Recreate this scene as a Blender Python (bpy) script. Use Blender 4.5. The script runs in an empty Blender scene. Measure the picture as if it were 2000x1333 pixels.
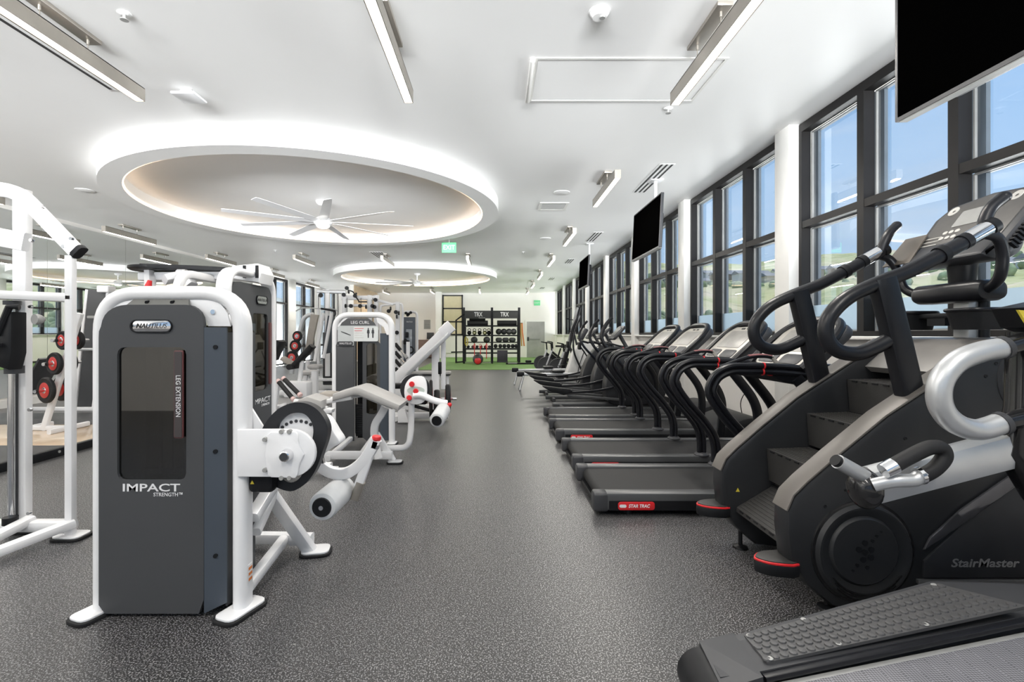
import bpy, math, random
from mathutils import Vector, Matrix
random.seed(4)
S = bpy.context.scene
COL = S.collection
PI = math.pi
R = math.radians
# ------------------------------------------------------------------ camera, world, sun, exposure
EYE = 1.45
cam_d = bpy.data.cameras.new('camera'); cam = bpy.data.objects.new('camera', cam_d); COL.objects.link(cam)
cam.location = (0, 0, EYE); cam.rotation_euler = (PI/2, 0, 0)
cam_d.sensor_width = 36; cam_d.lens = 17.1; cam_d.shift_x = .016; cam_d.shift_y = -.00675
cam_d.clip_start = .05; cam_d.clip_end = 3000
S.camera = cam
S.view_settings.view_transform = 'Standard'; S.view_settings.look = 'None'
S.view_settings.gamma = 1; S.view_settings.use_curve_mapping = False
S.view_settings.exposure = 0.50
S.cycles.max_bounces = 9; S.cycles.diffuse_bounces = 5; S.cycles.glossy_bounces = 4
S.cycles.transparent_max_bounces = 16; S.cycles.transmission_bounces = 4
S.cycles.sample_clamp_indirect = 4; S.cycles.caustics_reflective = True; S.cycles.blur_glossy = 1.0; S.cycles.caustics_refractive = False
S.cycles.use_denoising = True
W = bpy.data.worlds.new('sky'); S.world = W; W.use_nodes = True
nt = W.node_tree; nt.nodes.clear()
def N(t, k, **kw):
    n = t.nodes.new(k)
    for a, b in kw.items(): setattr(n, a, b)
    return n
out = N(nt, 'ShaderNodeOutputWorld'); bg = N(nt, 'ShaderNodeBackground'); tc = N(nt, 'ShaderNodeTexCoord')
sep = N(nt, 'ShaderNodeSeparateXYZ'); rp = N(nt, 'ShaderNodeValToRGB')
nt.links.new(tc.outputs['Generated'], sep.inputs[0]); nt.links.new(sep.outputs['Z'], rp.inputs[0])
e = rp.color_ramp.elements
e[0].position = 0; e[0].color = (.62, .78, .93, 1); e[1].position = .75; e[1].color = (.22, .43, .80, 1)
x = e.new(.10); x.color = (.52, .71, .93, 1); x = e.new(.34); x.color = (.38, .60, .90, 1)
nz = N(nt, 'ShaderNodeTexNoise'); mpn = N(nt, 'ShaderNodeMapping'); mpn.inputs['Scale'].default_value = (1.5, 1.5, 9)
nt.links.new(tc.outputs['Generated'], mpn.inputs[0]); nt.links.new(mpn.outputs[0], nz.inputs['Vector'])
nz.inputs['Scale'].default_value = 2.2; nz.inputs['Detail'].default_value = 5
cr = N(nt, 'ShaderNodeValToRGB'); cr.color_ramp.elements[0].position = .56; cr.color_ramp.elements[1].position = .8
cr.color_ramp.elements[1].color = (.5, .5, .5, 1)
nt.links.new(nz.outputs['Fac'], cr.inputs[0])
mx = N(nt, 'ShaderNodeMixRGB'); nt.links.new(cr.outputs[0], mx.inputs[0]); nt.links.new(rp.outputs[0], mx.inputs[1])
mx.inputs[2].default_value = (.8, .87, .95, 1)
nt.links.new(mx.outputs[0], bg.inputs[0]); bg.inputs[1].default_value = .74
nt.links.new(bg.outputs[0], out.inputs[0])
def area(name, loc, rot, sx, sy, power, col=(1, 1, 1), parent=None, spread=None):
    l = bpy.data.lights.new(name, 'AREA'); l.shape = 'RECTANGLE'; l.size = sx; l.size_y = sy; l.energy = power; l.color = col
    if spread: l.spread = spread
    o = bpy.data.objects.new(name, l); COL.objects.link(o); o.location = loc; o.rotation_euler = rot
    if parent: o.parent = parent
    return o
sun_l = bpy.data.lights.new('sun', 'SUN'); sun_l.energy = 2.4; sun_l.angle = R(2); sun_l.color = (1, .96, .88)
sun = bpy.data.objects.new('sun', sun_l); COL.objects.link(sun); sun.rotation_euler = (R(-12), R(24), 0)
# added area lamps, unseen below the sills outside, that brighten the ceiling like bounced daylight
FILL_W = 84000
area('terrace_fill_lamp', (33, 14, -.9), (PI, 0, 0), 38, 56, FILL_W, (1, .99, .975))
area('courtyard_fill_lamp', (-11.2, 24.5, -.15), (0, R(30), 0), 2.2, 11, 34000, (.99, .99, 1))
area('rear_fill_lamp', (-4, -52, -.9), (PI, 0, 0), 30, 60, 800000, (1, .985, .965))  # added behind the camera to light the ceiling and the near machines
LAMP_W = 33
# ------------------------------------------------------------------ materials
MATS = {}
def mat(name, col, rough=.5, metal=0, var=.06, scale=8, bump=0, bscale=None, emis=0, spec=.5, coat=0, alpha=1, ecol=None):
    if name in MATS: return MATS[name]
    m = bpy.data.materials.new(name); m.use_nodes = True; t = m.node_tree
    b = t.nodes['Principled BSDF']; b.inputs['Roughness'].default_value = rough; b.inputs['Metallic'].default_value = metal
    b.inputs['Specular IOR Level'].default_value = spec; b.inputs['Coat Weight'].default_value = coat
    c = (*col, 1)
    tcn = N(t, 'ShaderNodeTexCoord'); n = N(t, 'ShaderNodeTexNoise'); n.inputs['Scale'].default_value = scale; n.inputs['Detail'].default_value = 4
    t.links.new(tcn.outputs['Object'], n.inputs['Vector'])
    r = N(t, 'ShaderNodeValToRGB'); r.color_ramp.elements[0].color = tuple(max(0, k*(1-var)) for k in col)+(1,)
    r.color_ramp.elements[1].color = tuple(min(1, k*(1+var)) for k in col)+(1,)
    r.color_ramp.elements[0].position = .3; r.color_ramp.elements[1].position = .7
    t.links.new(n.outputs['Fac'], r.inputs[0]); t.links.new(r.outputs[0], b.inputs['Base Color'])
    if bump:
        n2 = N(t, 'ShaderNodeTexNoise'); n2.inputs['Scale'].default_value = bscale or scale*10; n2.inputs['Detail'].default_value = 3
        t.links.new(tcn.outputs['Object'], n2.inputs['Vector'])
        bp = N(t, 'ShaderNodeBump'); bp.inputs['Strength'].default_value = bump; bp.inputs['Distance'].default_value = .004
        t.links.new(n2.outputs['Fac'], bp.inputs['Height']); t.links.new(bp.outputs[0], b.inputs['Normal'])
    if emis:
        b.inputs['Emission Color'].default_value = (*(ecol or col), 1); b.inputs['Emission Strength'].default_value = emis
    m.diffuse_color = c; MATS[name] = m
    return m
def glass(name, tint=(.93, .96, .98), gloss=.08, rough=0.0, dark=None):
    m = bpy.data.materials.new(name); m.use_nodes = True; t = m.node_tree; t.nodes.clear()
    o = N(t, 'ShaderNodeOutputMaterial'); tr = N(t, 'ShaderNodeBsdfTransparent'); tr.inputs[0].default_value = (*tint, 1)
    g = N(t, 'ShaderNodeBsdfGlossy'); g.inputs['Roughness'].default_value = rough; g.inputs[0].default_value = (1, 1, 1, 1)
    lw = N(t, 'ShaderNodeLayerWeight'); lw.inputs[0].default_value = .25
    mul = N(t, 'ShaderNodeMath', operation='MULTIPLY_ADD'); mul.inputs[1].default_value = .22; mul.inputs[2].default_value = gloss
    t.links.new(lw.outputs['Fresnel'], mul.inputs[0])
    mm = N(t, 'ShaderNodeMixShader'); t.links.new(mul.outputs[0], mm.inputs[0]); t.links.new(tr.outputs[0], mm.inputs[1]); t.links.new(g.outputs[0], mm.inputs[2])
    t.links.new(mm.outputs[0], o.inputs[0]); MATS[name] = m
    return m
def frosted(name):
    m = bpy.data.materials.new(name); m.use_nodes = True; t = m.node_tree; t.nodes.clear()
    o = N(t, 'ShaderNodeOutputMaterial'); a = N(t, 'ShaderNodeBsdfTranslucent'); a.inputs[0].default_value = (.62, .70, .75, 1)
    d = N(t, 'ShaderNodeBsdfDiffuse'); d.inputs[0].default_value = (.42, .47, .50, 1)
    mm = N(t, 'ShaderNodeMixShader'); mm.inputs[0].default_value = .4
    t.links.new(a.outputs[0], mm.inputs[1]); t.links.new(d.outputs[0], mm.inputs[2]); t.links.new(mm.outputs[0], o.inputs[0]); MATS[name] = m
    return m
M_ceil = mat('white_ceiling_paint', (.90, .895, .885), .42, var=.015, scale=.7)
M_wall = mat('warm_white_wall_paint', (.83, .805, .77), .5, var=.02, scale=1)
M_white = mat('white_powder_coat', (.82, .82, .83), .32, var=.02, scale=5, coat=.2)
M_pil = mat('white_pilaster_paint', (.82, .81, .78), .35, var=.015)
M_blk = mat('black_satin_metal', (.010, .0105, .012), .42, var=.15, spec=.22)
M_rub = mat('black_rubber', (.017, .017, .018), .6, var=.2, bump=.1, spec=.25)
M_plas = mat('charcoal_plastic', (.022, .023, .026), .42, var=.1, bump=.06, bscale=400, spec=.3)
M_dk = mat('dark_grey_plastic', (.045, .046, .05), .42, var=.06, bump=.05, bscale=400, spec=.35)
M_panel = mat('slate_grey_panel', (.058, .060, .064), .5, var=.03, scale=3, spec=.35)
M_panel2 = mat('blue_grey_panel', (.060, .073, .092), .45, var=.03, scale=3)
M_pad = mat('light_grey_upholstery', (.42, .41, .40), .55, var=.05, bump=.08, bscale=120)
M_pad2 = mat('taupe_upholstery', (.36, .33, .29), .55, var=.05)
M_sil = mat('silver_paint', (.52, .53, .54), .34, .55, var=.04)
M_chr = mat('chrome', (.75, .75, .76), .12, 1, var=.02)
M_nick = mat('brushed_nickel', (.38, .35, .31), .38, .7, var=.08, scale=3)
M_frame = mat('bronze_window_frame', (.012, .011, .011), .45, var=.1, spec=.25)
M_bead = mat('aluminium_glazing_bead', (.34, .34, .33), .45, .2)
M_glass = glass('window_glass', (.96, .98, 1), .015); M_smoke = glass('smoked_acrylic', (.24, .225, .19), .10, .02)
M_frost = frosted('frosted_window_film')
M_red = mat('red_plastic', (.62, .02, .025), .35, var=.05)
M_maroon = mat('maroon_plastic', (.11, .035, .035), .45)
M_text = mat('pale_print', (.75, .75, .76), .5)
M_tdark = mat('dark_print', (.02, .02, .02), .5)
M_lens = mat('pendant_diffuser', (1, .93, .80), .5, emis=9, ecol=(1, .90, .76))
M_cove = mat('cove_light_strip', (1, .75, .45), .5, emis=3.0, ecol=(1, .68, .42))
M_green = mat('green_exit_light', (.10, .45, .20), .5, emis=.2, ecol=(.2, .8, .35))
M_orange = mat('orange_rubber', (.65, .20, .05), .5)
M_yel = mat('yellow_plastic', (.60, .48, .04), .45)
M_wood = mat('maple_board', (.66, .50, .34), .38, var=.1, scale=6)
M_floor = None
# ------------------------------------------------------------------ mesh builder
def V(*a): return Vector(a)
def rrect(x0, x1, y0, y1, r, n=5):
    r = min(r, (x1-x0)/2-1e-5, (y1-y0)/2-1e-5); p = []
    for cx, cy, a in ((x1-r, y1-r, 0), (x0+r, y1-r, 90), (x0+r, y0+r, 180), (x1-r, y0+r, 270)):
        for k in range(n+1): t = R(a+90*k/n); p.append((cx+r*math.cos(t), cy+r*math.sin(t)))
    return p
def circ(cx, cy, r, n=32, r2=None): return [(cx+r*math.cos(2*PI*k/n), cy+(r2 or r)*math.sin(2*PI*k/n)) for k in range(n)]
def radial(poly, c, n=72):
    res = []
    for k in range(n):
        a = 2*PI*k/n+.001; d = (math.cos(a), math.sin(a)); best = None
        for i in range(len(poly)):
            p, q = poly[i], poly[(i+1) % len(poly)]; ex, ey = q[0]-p[0], q[1]-p[1]
            den = d[0]*ey-d[1]*ex
            if abs(den) < 1e-12: continue
            wx, wy = p[0]-c[0], p[1]-c[1]; t = (wx*ey-wy*ex)/den; s = (wx*d[1]-wy*d[0])/den
            if t > 0 and -1e-6 <= s <= 1+1e-6 and (best is None or t > best): best = t
        best = best or .01
        res.append((c[0]+d[0]*best, c[1]+d[1]*best))
    return res
def fillet(pts, r, n=6):
    pts = [Vector(p) for p in pts]; o = [pts[0]]
    for i in range(1, len(pts)-1):
        a, b, c = pts[i-1], pts[i], pts[i+1]; u = (a-b); w = (c-b); lu, lw = u.length, w.length
        u.normalize(); w.normalize(); ang = u.angle(w)
        rr = r[i] if isinstance(r, (list, tuple)) else r
        t = min(rr/max(math.tan(ang/2), .05), lu*.49, lw*.49)
        if ang > PI-.03: o.append(b); continue
        p0, p1 = b+u*t, b+w*t
        for k in range(n+1):
            s = k/n; o.append(p0*(1-s)**2+b*2*s*(1-s)+p1*s*s)
    o.append(pts[-1]); return o
def spline(pts, n=5, closed=False):
    P = [Vector(p) for p in pts]; o = []; m = len(P)
    rng = range(m) if closed else range(m-1)
    for i in rng:
        if closed: a, b, c, d = P[(i-1) % m], P[i], P[(i+1) % m], P[(i+2) % m]
        else: a, b, c, d = P[max(i-1, 0)], P[i], P[i+1], P[min(i+2, m-1)]
        for k in range(n):
            t = k/n
            o.append(.5*((2*b)+(c-a)*t+(2*a-5*b+4*c-d)*t*t+(3*b-a-3*c+d)*t**3))
    if not closed: o.append(P[-1])
    return o
def sp2(pts, n=5, closed=True): return [(p.x, p.y) for p in spline([(a, b, 0) for a, b in pts], n, closed)]
class MB:
    def __init__(s): s.v = []; s.f = []
    def add(s, v, f):
        n = len(s.v); s.v += [tuple(p) for p in v]; s.f += [tuple(i+n for i in q) for q in f]; return s
    def box(s, x0, x1, y0, y1, z0, z1):
        return s.add([(x0,y0,z0),(x1,y0,z0),(x1,y1,z0),(x0,y1,z0),(x0,y0,z1),(x1,y0,z1),(x1,y1,z1),(x0,y1,z1)],
                     [(0,3,2,1),(4,5,6,7),(0,1,5,4),(1,2,6,5),(2,3,7,6),(3,0,4,7)])
    def loops(s, L, closed=False, caps=True):
        n = len(L[0]); v = [p for l in L for p in l]; f = []
        m = len(L)
        for i in range(m if closed else m-1):
            a, b = i*n, ((i+1) % m)*n
            for k in range(n): k2 = (k+1) % n; f.append((a+k, a+k2, b+k2, b+k))
        if caps and not closed: f.append(tuple(range(n-1, -1, -1))); f.append(tuple((m-1)*n+k for k in range(n)))
        return s.add(v, f)
    def sweep(s, pts, sec, up=None, closed=False, caps=True, scales=None):
        P = [Vector(p) for p in pts]; m = len(P); L = []; prev = None
        for i in range(m):
            if closed: t = P[(i+1) % m]-P[(i-1) % m]
            else: t = P[min(i+1, m-1)]-P[max(i-1, 0)]
            t.normalize()
            if up is not None: n1 = Vector(up); n1 = (n1-t*n1.dot(t)); n1.normalize()
            elif prev is None:
                a = V(0, 0, 1) if abs(t.z) < .9 else V(0, 1, 0); n1 = (a-t*a.dot(t)).normalized()
            else: n1 = (prev-t*prev.dot(t)).normalized()
            prev = n1; n2 = t.cross(n1); k = scales[i] if scales else 1
            L.append([P[i]+n1*(a*k)+n2*(b*k) for a, b in sec])
        return s.loops(L, closed, caps)
    def tube(s, pts, r, n=10, closed=False, scales=None):
        return s.sweep(pts, [(r*math.cos(2*PI*k/n), r*math.sin(2*PI*k/n)) for k in range(n)], None, closed, True, scales)
    def bar(s, pts, a, b, up=(0, 1, 0), r=.25, closed=False):   # rounded rectangular section: a along up, b across
        return s.sweep(pts, rrect(-a/2, a/2, -b/2, b/2, min(a, b)*r, 2), up, closed)
    def cyl(s, p, q, r, r2=None, n=20):
        p = Vector(p); q = Vector(q); t = (q-p).normalized(); a = V(0, 0, 1) if abs(t.z) < .9 else V(1, 0, 0)
        u = (a-t*a.dot(t)).normalized(); w = t.cross(u); r2 = r if r2 is None else r2
        return s.loops([[p+(u*math.cos(2*PI*k/n)+w*math.sin(2*PI*k/n))*r for k in range(n)], [q+(u*math.cos(2*PI*k/n)+w*math.sin(2*PI*k/n))*r2 for k in range(n)]])
    def lathe(s, p, axis, prof, n=24):   # prof: (distance along axis, radius)
        p = Vector(p); t = Vector(axis).normalized(); a = V(0, 0, 1) if abs(t.z) < .9 else V(1, 0, 0)
        u = (a-t*a.dot(t)).normalized(); w = t.cross(u)
        return s.loops([[p+t*d+(u*math.cos(2*PI*k/n)+w*math.sin(2*PI*k/n))*max(r, 1e-4) for k in range(n)] for d, r in prof])
    def sph(s, c, r, n=14, sz=(1, 1, 1)):
        prof = [(-math.cos(PI*k/(n//2+1)), math.sin(PI*k/(n//2+1))) for k in range(n//2+2)]
        L = [[(c[0]+r*sz[0]*max(q, .001)*math.cos(2*PI*k/n), c[1]+r*sz[1]*max(q, .001)*math.sin(2*PI*k/n), c[2]+r*sz[2]*d) for k in range(n)] for d, q in prof]
        return s.loops(L)
    def prism(s, poly, ax, a0, a1, bev=0):    # ax: 'x','y','z' extrusion axis; poly in the other two axes in order
        m = {'x': lambda a, p: (a, p[0], p[1]), 'y': lambda a, p: (p[0], a, p[1]), 'z': lambda a, p: (p[0], p[1], a)}[ax]
        def off(pl, d):
            if d == 0: return pl
            ar = sum(pl[i][0]*pl[(i+1) % len(pl)][1]-pl[(i+1) % len(pl)][0]*pl[i][1] for i in range(len(pl)))
            sg = 1 if ar > 0 else -1; o = []; n = len(pl)
            for i in range(n):
                p, q, r_ = pl[i-1], pl[i], pl[(i+1) % n]
                n1 = V(-(q[1]-p[1]), q[0]-p[0], 0)*sg; n2 = V(-(r_[1]-q[1]), r_[0]-q[0], 0)*sg
                if n1.length < 1e-9: n1 = n2.copy()
                if n2.length < 1e-9: n2 = n1.copy()
                n1.normalize(); n2.normalize(); h = n1+n2
                if h.length < 1e-6: h = n1.copy()
                h.normalize(); k = min(1/max(h.dot(n1), .3), 2.5)
                o.append((q[0]+h.x*d*k, q[1]+h.y*d*k))
            return o
        if bev: L = [(a0, bev), (a0+bev*.3, bev*.3), (a0+bev, 0), (a1-bev, 0), (a1-bev*.3, bev*.3), (a1, bev)]
        else: L = [(a0, 0), (a1, 0)]
        return s.loops([[m(a, p) for p in off(poly, d)] for a, d in L])
    def ring(s, outer, inner, ax, a0, a1):     # plate with a hole; loops of equal length
        m = {'x': lambda a, p: (a, p[0], p[1]), 'y': lambda a, p: (p[0], a, p[1]), 'z': lambda a, p: (p[0], p[1], a)}[ax]
        L = [[m(a0, p) for p in outer], [m(a1, p) for p in outer], [m(a1, p) for p in inner], [m(a0, p) for p in inner]]
        return s.loops(L, closed=True)
    def rbox(s, x0, x1, y0, y1, z0, z1, r=.01, n=3):
        d = (x1-x0, y1-y0, z1-z0); k = d.index(min(d)); r = min(r, min(d)*.49)
        R3 = max(r*1.2, .001)
        if k == 0: return s.prism(rrect(y0, y1, z0, z1, R3, n), 'x', x0, x1, r)
        if k == 1: return s.prism(rrect(x0, x1, z0, z1, R3, n), 'y', y0, y1, r)
        return s.prism(rrect(x0, x1, y0, y1, R3, n), 'z', z0, z1, r)
    def rot(s, c, ax, ang, i0=0):
        Mx = Matrix.Rotation(ang, 3, ax); c = Vector(c)
        s.v[i0:] = [tuple(Mx @ (Vector(p)-c)+c) for p in s.v[i0:]]; return s
BASE = {}
def obj(name, mb, m, parent=None, smooth=35):
    me = bpy.data.meshes.new(name); b = Vector((0, 0, 0))
    if parent is not None: b = BASE.get(parent.name, b)
    me.from_pydata([(p[0]-b.x, p[1]-b.y, p[2]-b.z) for p in mb.v], [], mb.f)
    me.validate(); me.update()
    import bmesh
    bm = bmesh.new(); bm.from_mesh(me); bmesh.ops.recalc_face_normals(bm, faces=bm.faces[:]); bm.to_mesh(me); bm.free()
    if smooth: me.shade_smooth(); me.set_sharp_from_angle(angle=R(smooth))
    me.materials.append(m); o = bpy.data.objects.new(name, me); COL.objects.link(o)
    if parent is not None: o.parent = parent; BASE[o.name] = b
    return o
def tag(o, label, cat, group=None):
    o['label'] = label; o['category'] = cat
    if group: o['group'] = group
    return o
def thing(name, label, cat, loc=(0, 0, 0), rotz=0, group=None, world=True):
    o = bpy.data.objects.new(name, None); COL.objects.link(o); o.location = loc; o.rotation_euler = (0, 0, rotz); o.empty_display_size = .1
    if world: BASE[o.name] = Vector(loc)
    return tag(o, label, cat, group)
def struct(name, mb, m, smooth=35, parent=None):
    o = obj(name, mb, m, parent, smooth)
    if parent is None: o['kind'] = 'structure'
    return o
def sroot(name, loc=(0, 0, 0)):
    o = bpy.data.objects.new(name, None); COL.objects.link(o); o.location = loc; o['kind'] = 'structure'; BASE[o.name] = Vector(loc); return o
def copytree(o, parent=None):
    c = o.copy(); COL.objects.link(c)
    if parent is not None: c.parent = parent
    for ch in list(o.children): copytree(ch, c)
    return c
def dup(root, loc, rotz=None, label=None, group=None):
    c = copytree(root); c.location = loc
    if rotz is not None: c.rotation_euler = (0, 0, rotz)
    if label: c['label'] = label
    if group: c['group'] = group
    return c
def text(name, s, size, o, xd, yd, m, parent, width=None, shear=0, depth=.001, bold=0):
    cu = bpy.data.curves.new('t', 'FONT'); cu.body = s; cu.size = size; cu.shear = shear; cu.extrude = depth; cu.offset = bold
    cu.align_x = 'CENTER'; cu.align_y = 'CENTER'; cu.resolution_u = 3
    ob = bpy.data.objects.new('t', cu); COL.objects.link(ob); bpy.context.view_layer.update()
    me = bpy.data.meshes.new_from_object(ob.evaluated_get(bpy.context.evaluated_depsgraph_get()))
    bpy.data.objects.remove(ob); bpy.data.curves.remove(cu)
    xd = Vector(xd).normalized(); yd = Vector(yd).normalized(); n = xd.cross(yd); xs = [v.co.x for v in me.vertices]
    k = 1
    if width and xs: k = width/(max(xs)-min(xs))
    b = BASE.get(parent.name, V(0, 0, 0)) if parent else V(0, 0, 0)
    for v in me.vertices: v.co = Vector(o)+xd*v.co.x*k+yd*v.co.y+n*v.co.z-b
    me.name = name; me.materials.clear(); me.materials.append(m)
    t = bpy.data.objects.new(name, me); COL.objects.link(t)
    if parent: t.parent = parent
    return t
def at(x, y, Y): return ((x-968)/950*Y, Y, EYE+(653-y)/950*Y)   # a point of the room from where it stands in view and its depth
# ================================================================== SETTING
XR, XL, YF, YB, ZC = 3.66, -9.6, 30.0, -4.2, 3.99
def floor_mat():
    m = bpy.data.materials.new('speckled_rubber_floor'); m.use_nodes = True; t = m.node_tree; b = t.nodes['Principled BSDF']
    tcn = N(t, 'ShaderNodeTexCoord')
    def nz(sc, det=2):
        n = N(t, 'ShaderNodeTexNoise'); n.inputs['Scale'].default_value = sc; n.inputs['Detail'].default_value = det
        t.links.new(tcn.outputs['Object'], n.inputs['Vector']); return n
    def ramp(n, p0, p1, c0, c1):
        r = N(t, 'ShaderNodeValToRGB'); r.color_ramp.elements[0].position = p0; r.color_ramp.elements[1].position = p1
        r.color_ramp.elements[0].color = (*c0, 1); r.color_ramp.elements[1].color = (*c1, 1); t.links.new(n.outputs['Fac'], r.inputs[0]); return r
    base = ramp(nz(1.1, 3), .3, .7, (.012, .012, .013), (.020, .0195, .020))
    f1 = ramp(nz(140, 2), .54, .60, (0, 0, 0), (1, 1, 1)); f2 = ramp(nz(75, 2), .66, .70, (0, 0, 0), (1, 1, 1))
    m1 = N(t, 'ShaderNodeMixRGB'); m1.inputs[2].default_value = (.27, .27, .275, 1); t.links.new(f1.outputs[0], m1.inputs[0]); t.links.new(base.outputs[0], m1.inputs[1])
    m2 = N(t, 'ShaderNodeMixRGB'); m2.inputs[2].default_value = (.32, .31, .30, 1); t.links.new(f2.outputs[0], m2.inputs[0]); t.links.new(m1.outputs[0], m2.inputs[1])
    t.links.new(m2.outputs[0], b.inputs['Base Color']); b.inputs['Roughness'].default_value = .40; b.inputs['Specular IOR Level'].default_value = .6
    bp = N(t, 'ShaderNodeBump'); bp.inputs['Strength'].default_value = .12; bp.inputs['Distance'].default_value = .002
    n3 = nz(260, 2); t.links.new(n3.outputs['Fac'], bp.inputs['Height']); t.links.new(bp.outputs[0], b.inputs['Normal'])
    return m
M_floor = floor_mat()
struct('floor', MB().box(XL-.3, XR+.3, YB-.2, YF+.2, -.2, 0), M_floor)
M_turf = mat('green_artificial_turf', (.14, .26, .07), .8, var=.3, scale=60, bump=.5, bscale=500)
tag(obj('artificial_turf', MB().box(-3.2, XR-.02, 19.7, YF, .0, .018), M_turf), 'bright green artificial turf laid across the far end of the floor', 'turf')
# ceiling slab
struct('ceiling', MB().box(XL-.3, XR+.3, YB-.2, YF+.2, ZC, ZC+.2), M_ceil)
# right wall: below the sills, window bays, pilasters
PIL = [5.89+3.28*k for k in range(-3, 8)]
SILL = 1.43
mw = MB().box(XR, XR+.25, YB, YF, 0, SILL)
struct('wall_right', mw, M_wall)
struct('trim_1', MB().rbox(XR-.10, XR+.02, YB, YF, SILL-.035, SILL+.0, .008), M_pil)
struct('baseboard_right', MB().box(XR-.015, XR, YB, YF, 0, .11), M_blk)
ti = 2
for p in PIL:
    struct('trim_%d' % ti, MB().rbox(XR-.11, XR+.2, p, min(p+.3, YF), 0, ZC, .006), M_pil); ti += 1
def window(n, X, sgn, y0, y1, z0, z1, zt, nb=3, frost=True):
    r = sroot('window_%d' % n, (X, (y0+y1)/2, z0)); d0, d1 = X, X+sgn*.11
    a, b = min(d0, d1), max(d0, d1); fw = .055
    m = MB().box(a, b, y0, y0+fw, z0, z1).box(a, b, y1-fw, y1, z0, z1).box(a, b, y0+fw, y1-fw, z0, z0+.05).box(a, b, y0+fw, y1-fw, z1-.10, z1)
    obj('frame', m, M_frame, r)
    L = (y1-y0)/nb
    for k in range(1, nb): obj('mullion', MB().box(a, b, y0+L*k-.045, y0+L*k+.045, z0+.05, z1-.10), M_frame, r)
    zs = [z0+.05]+list(zt)+[z1-.10]
    for q in zt: obj('transom', MB().box(a+.004, b-.004, y0+fw, y1-fw, q-.04, q+.04), M_frame, r)
    gx = X+sgn*.125
    for k in range(nb):
        ya = y0+L*k+(.045 if k else fw); yb = y0+L*(k+1)-(.045 if k < nb-1 else fw)
        for j in range(len(zs)-1):
            za, zb = zs[j]+(.04 if j else 0), zs[j+1]-(.04 if j < len(zs)-2 else 0)
            o_ = [(ya, za), (yb, za), (yb, zb), (ya, zb)]; t_ = .014
            i_ = [(ya+t_, za+t_), (yb-t_, za+t_), (yb-t_, zb-t_), (ya+t_, zb-t_)]
            obj('glazing_bead', MB().ring(o_, i_, 'x', gx-.008, gx+.014), M_bead, r, 0)
            o2 = [(ya-.03, za-.02), (yb+.03, za-.02), (yb+.03, zb+.02), (ya-.03, zb+.02)]; i2 = [(ya+.06, za+.012), (yb-.06, za+.012), (yb-.06, zb-.012), (ya+.06, zb-.012)]
            obj('outer_frame', MB().ring(o2, i2, 'x', gx+.035, gx+.07) if sgn > 0 else MB().ring(o2, i2, 'x', gx-.07, gx-.035), M_ofr, r, 0)
            p = obj('pane', MB().box(gx+sgn*.008, gx+sgn*.014, ya+.01, yb-.01, za+.01, zb-.01), M_glass, r, 0)
            if frost and j == 0: obj('frosted_film', MB().box(gx-sgn*.006, gx-sgn*.003, ya+t_, yb-t_, za+t_, 1.79), M_frost, p, 0)
    return r
M_ofr = mat('grey_exterior_frame', (.10, .12, .14), .45)
wn = 1
for k in range(len(PIL)-1):
    window(wn, XR+.01, 1, PIL[k]+.3, PIL[k+1], SILL, ZC-.01, (2.76,)); wn += 1
# left wall with a long mirror, then full height windows
struct('wall_left', MB().box(XL-.25, XL, YB, 19.3, 0, ZC), M_wall)
struct('baseboard_left', MB().box(XL, XL+.02, YB, 19.3, 0, .16), M_pil)
M_mir = mat('mirror_glass', (.90, .91, .91), .015, 1, var=0)
mr = thing('wall_mirror', 'long frameless wall mirror behind the white machines on the left, reflecting the windows', 'mirror', (XL+.02, 8, .2))
for k in range(9):
    obj('mirror_panel', MB().box(XL+.003, XL+.014, -.6+2.2*k+.004, -.6+2.2*k+2.196, .2, 3.9), M_mir, mr, 0)
for p in (19.3, 22.5, 25.8, 29.1):
    struct('trim_%d' % ti, MB().rbox(XL-.2, XL+.04, p, p+.8 if p < 29 else YF, 0, ZC, .006), M_pil); ti += 1
for a, b in ((20.1, 22.5), (23.3, 25.8), (26.6, 29.1)):
    window(wn, XL-.01, -1, a, b, .05, 3.95, (.85, 2.85), 2, False); wn += 1
# far wall, its column and the wood faced block in the left corner
struct('wall_far', MB().box(XL-.3, XR+.3, YF, YF+.2, 0, ZC), M_wall)
struct('trim_%d' % ti, MB().box(-3.62, -3.28, 29.3, YF, 0, ZC), M_pil); ti += 1
struct('baseboard_far', MB().box(-3.28, 1.75, YF-.02, YF, 0, .14).box(3.15, XR, YF-.02, YF, 0, .14), M_pil)
struct('wall_corner', MB().box(-7.5, -7.3, 25, YF, 0, ZC).box(-9.5, -7.5, 29.4, YF, 0, ZC), M_wall)
cl = thing('slat_wall_cladding', 'maple slat cladding on the corner wall near the far left windows', 'cladding', (-7.3, 27.5, 0))
for k in range(30): obj('slat', MB().box(-7.3, -7.27, 25.02+k*.165, 25.02+k*.165+.14, .1, ZC-.02), M_wood, cl, 0)
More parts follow.
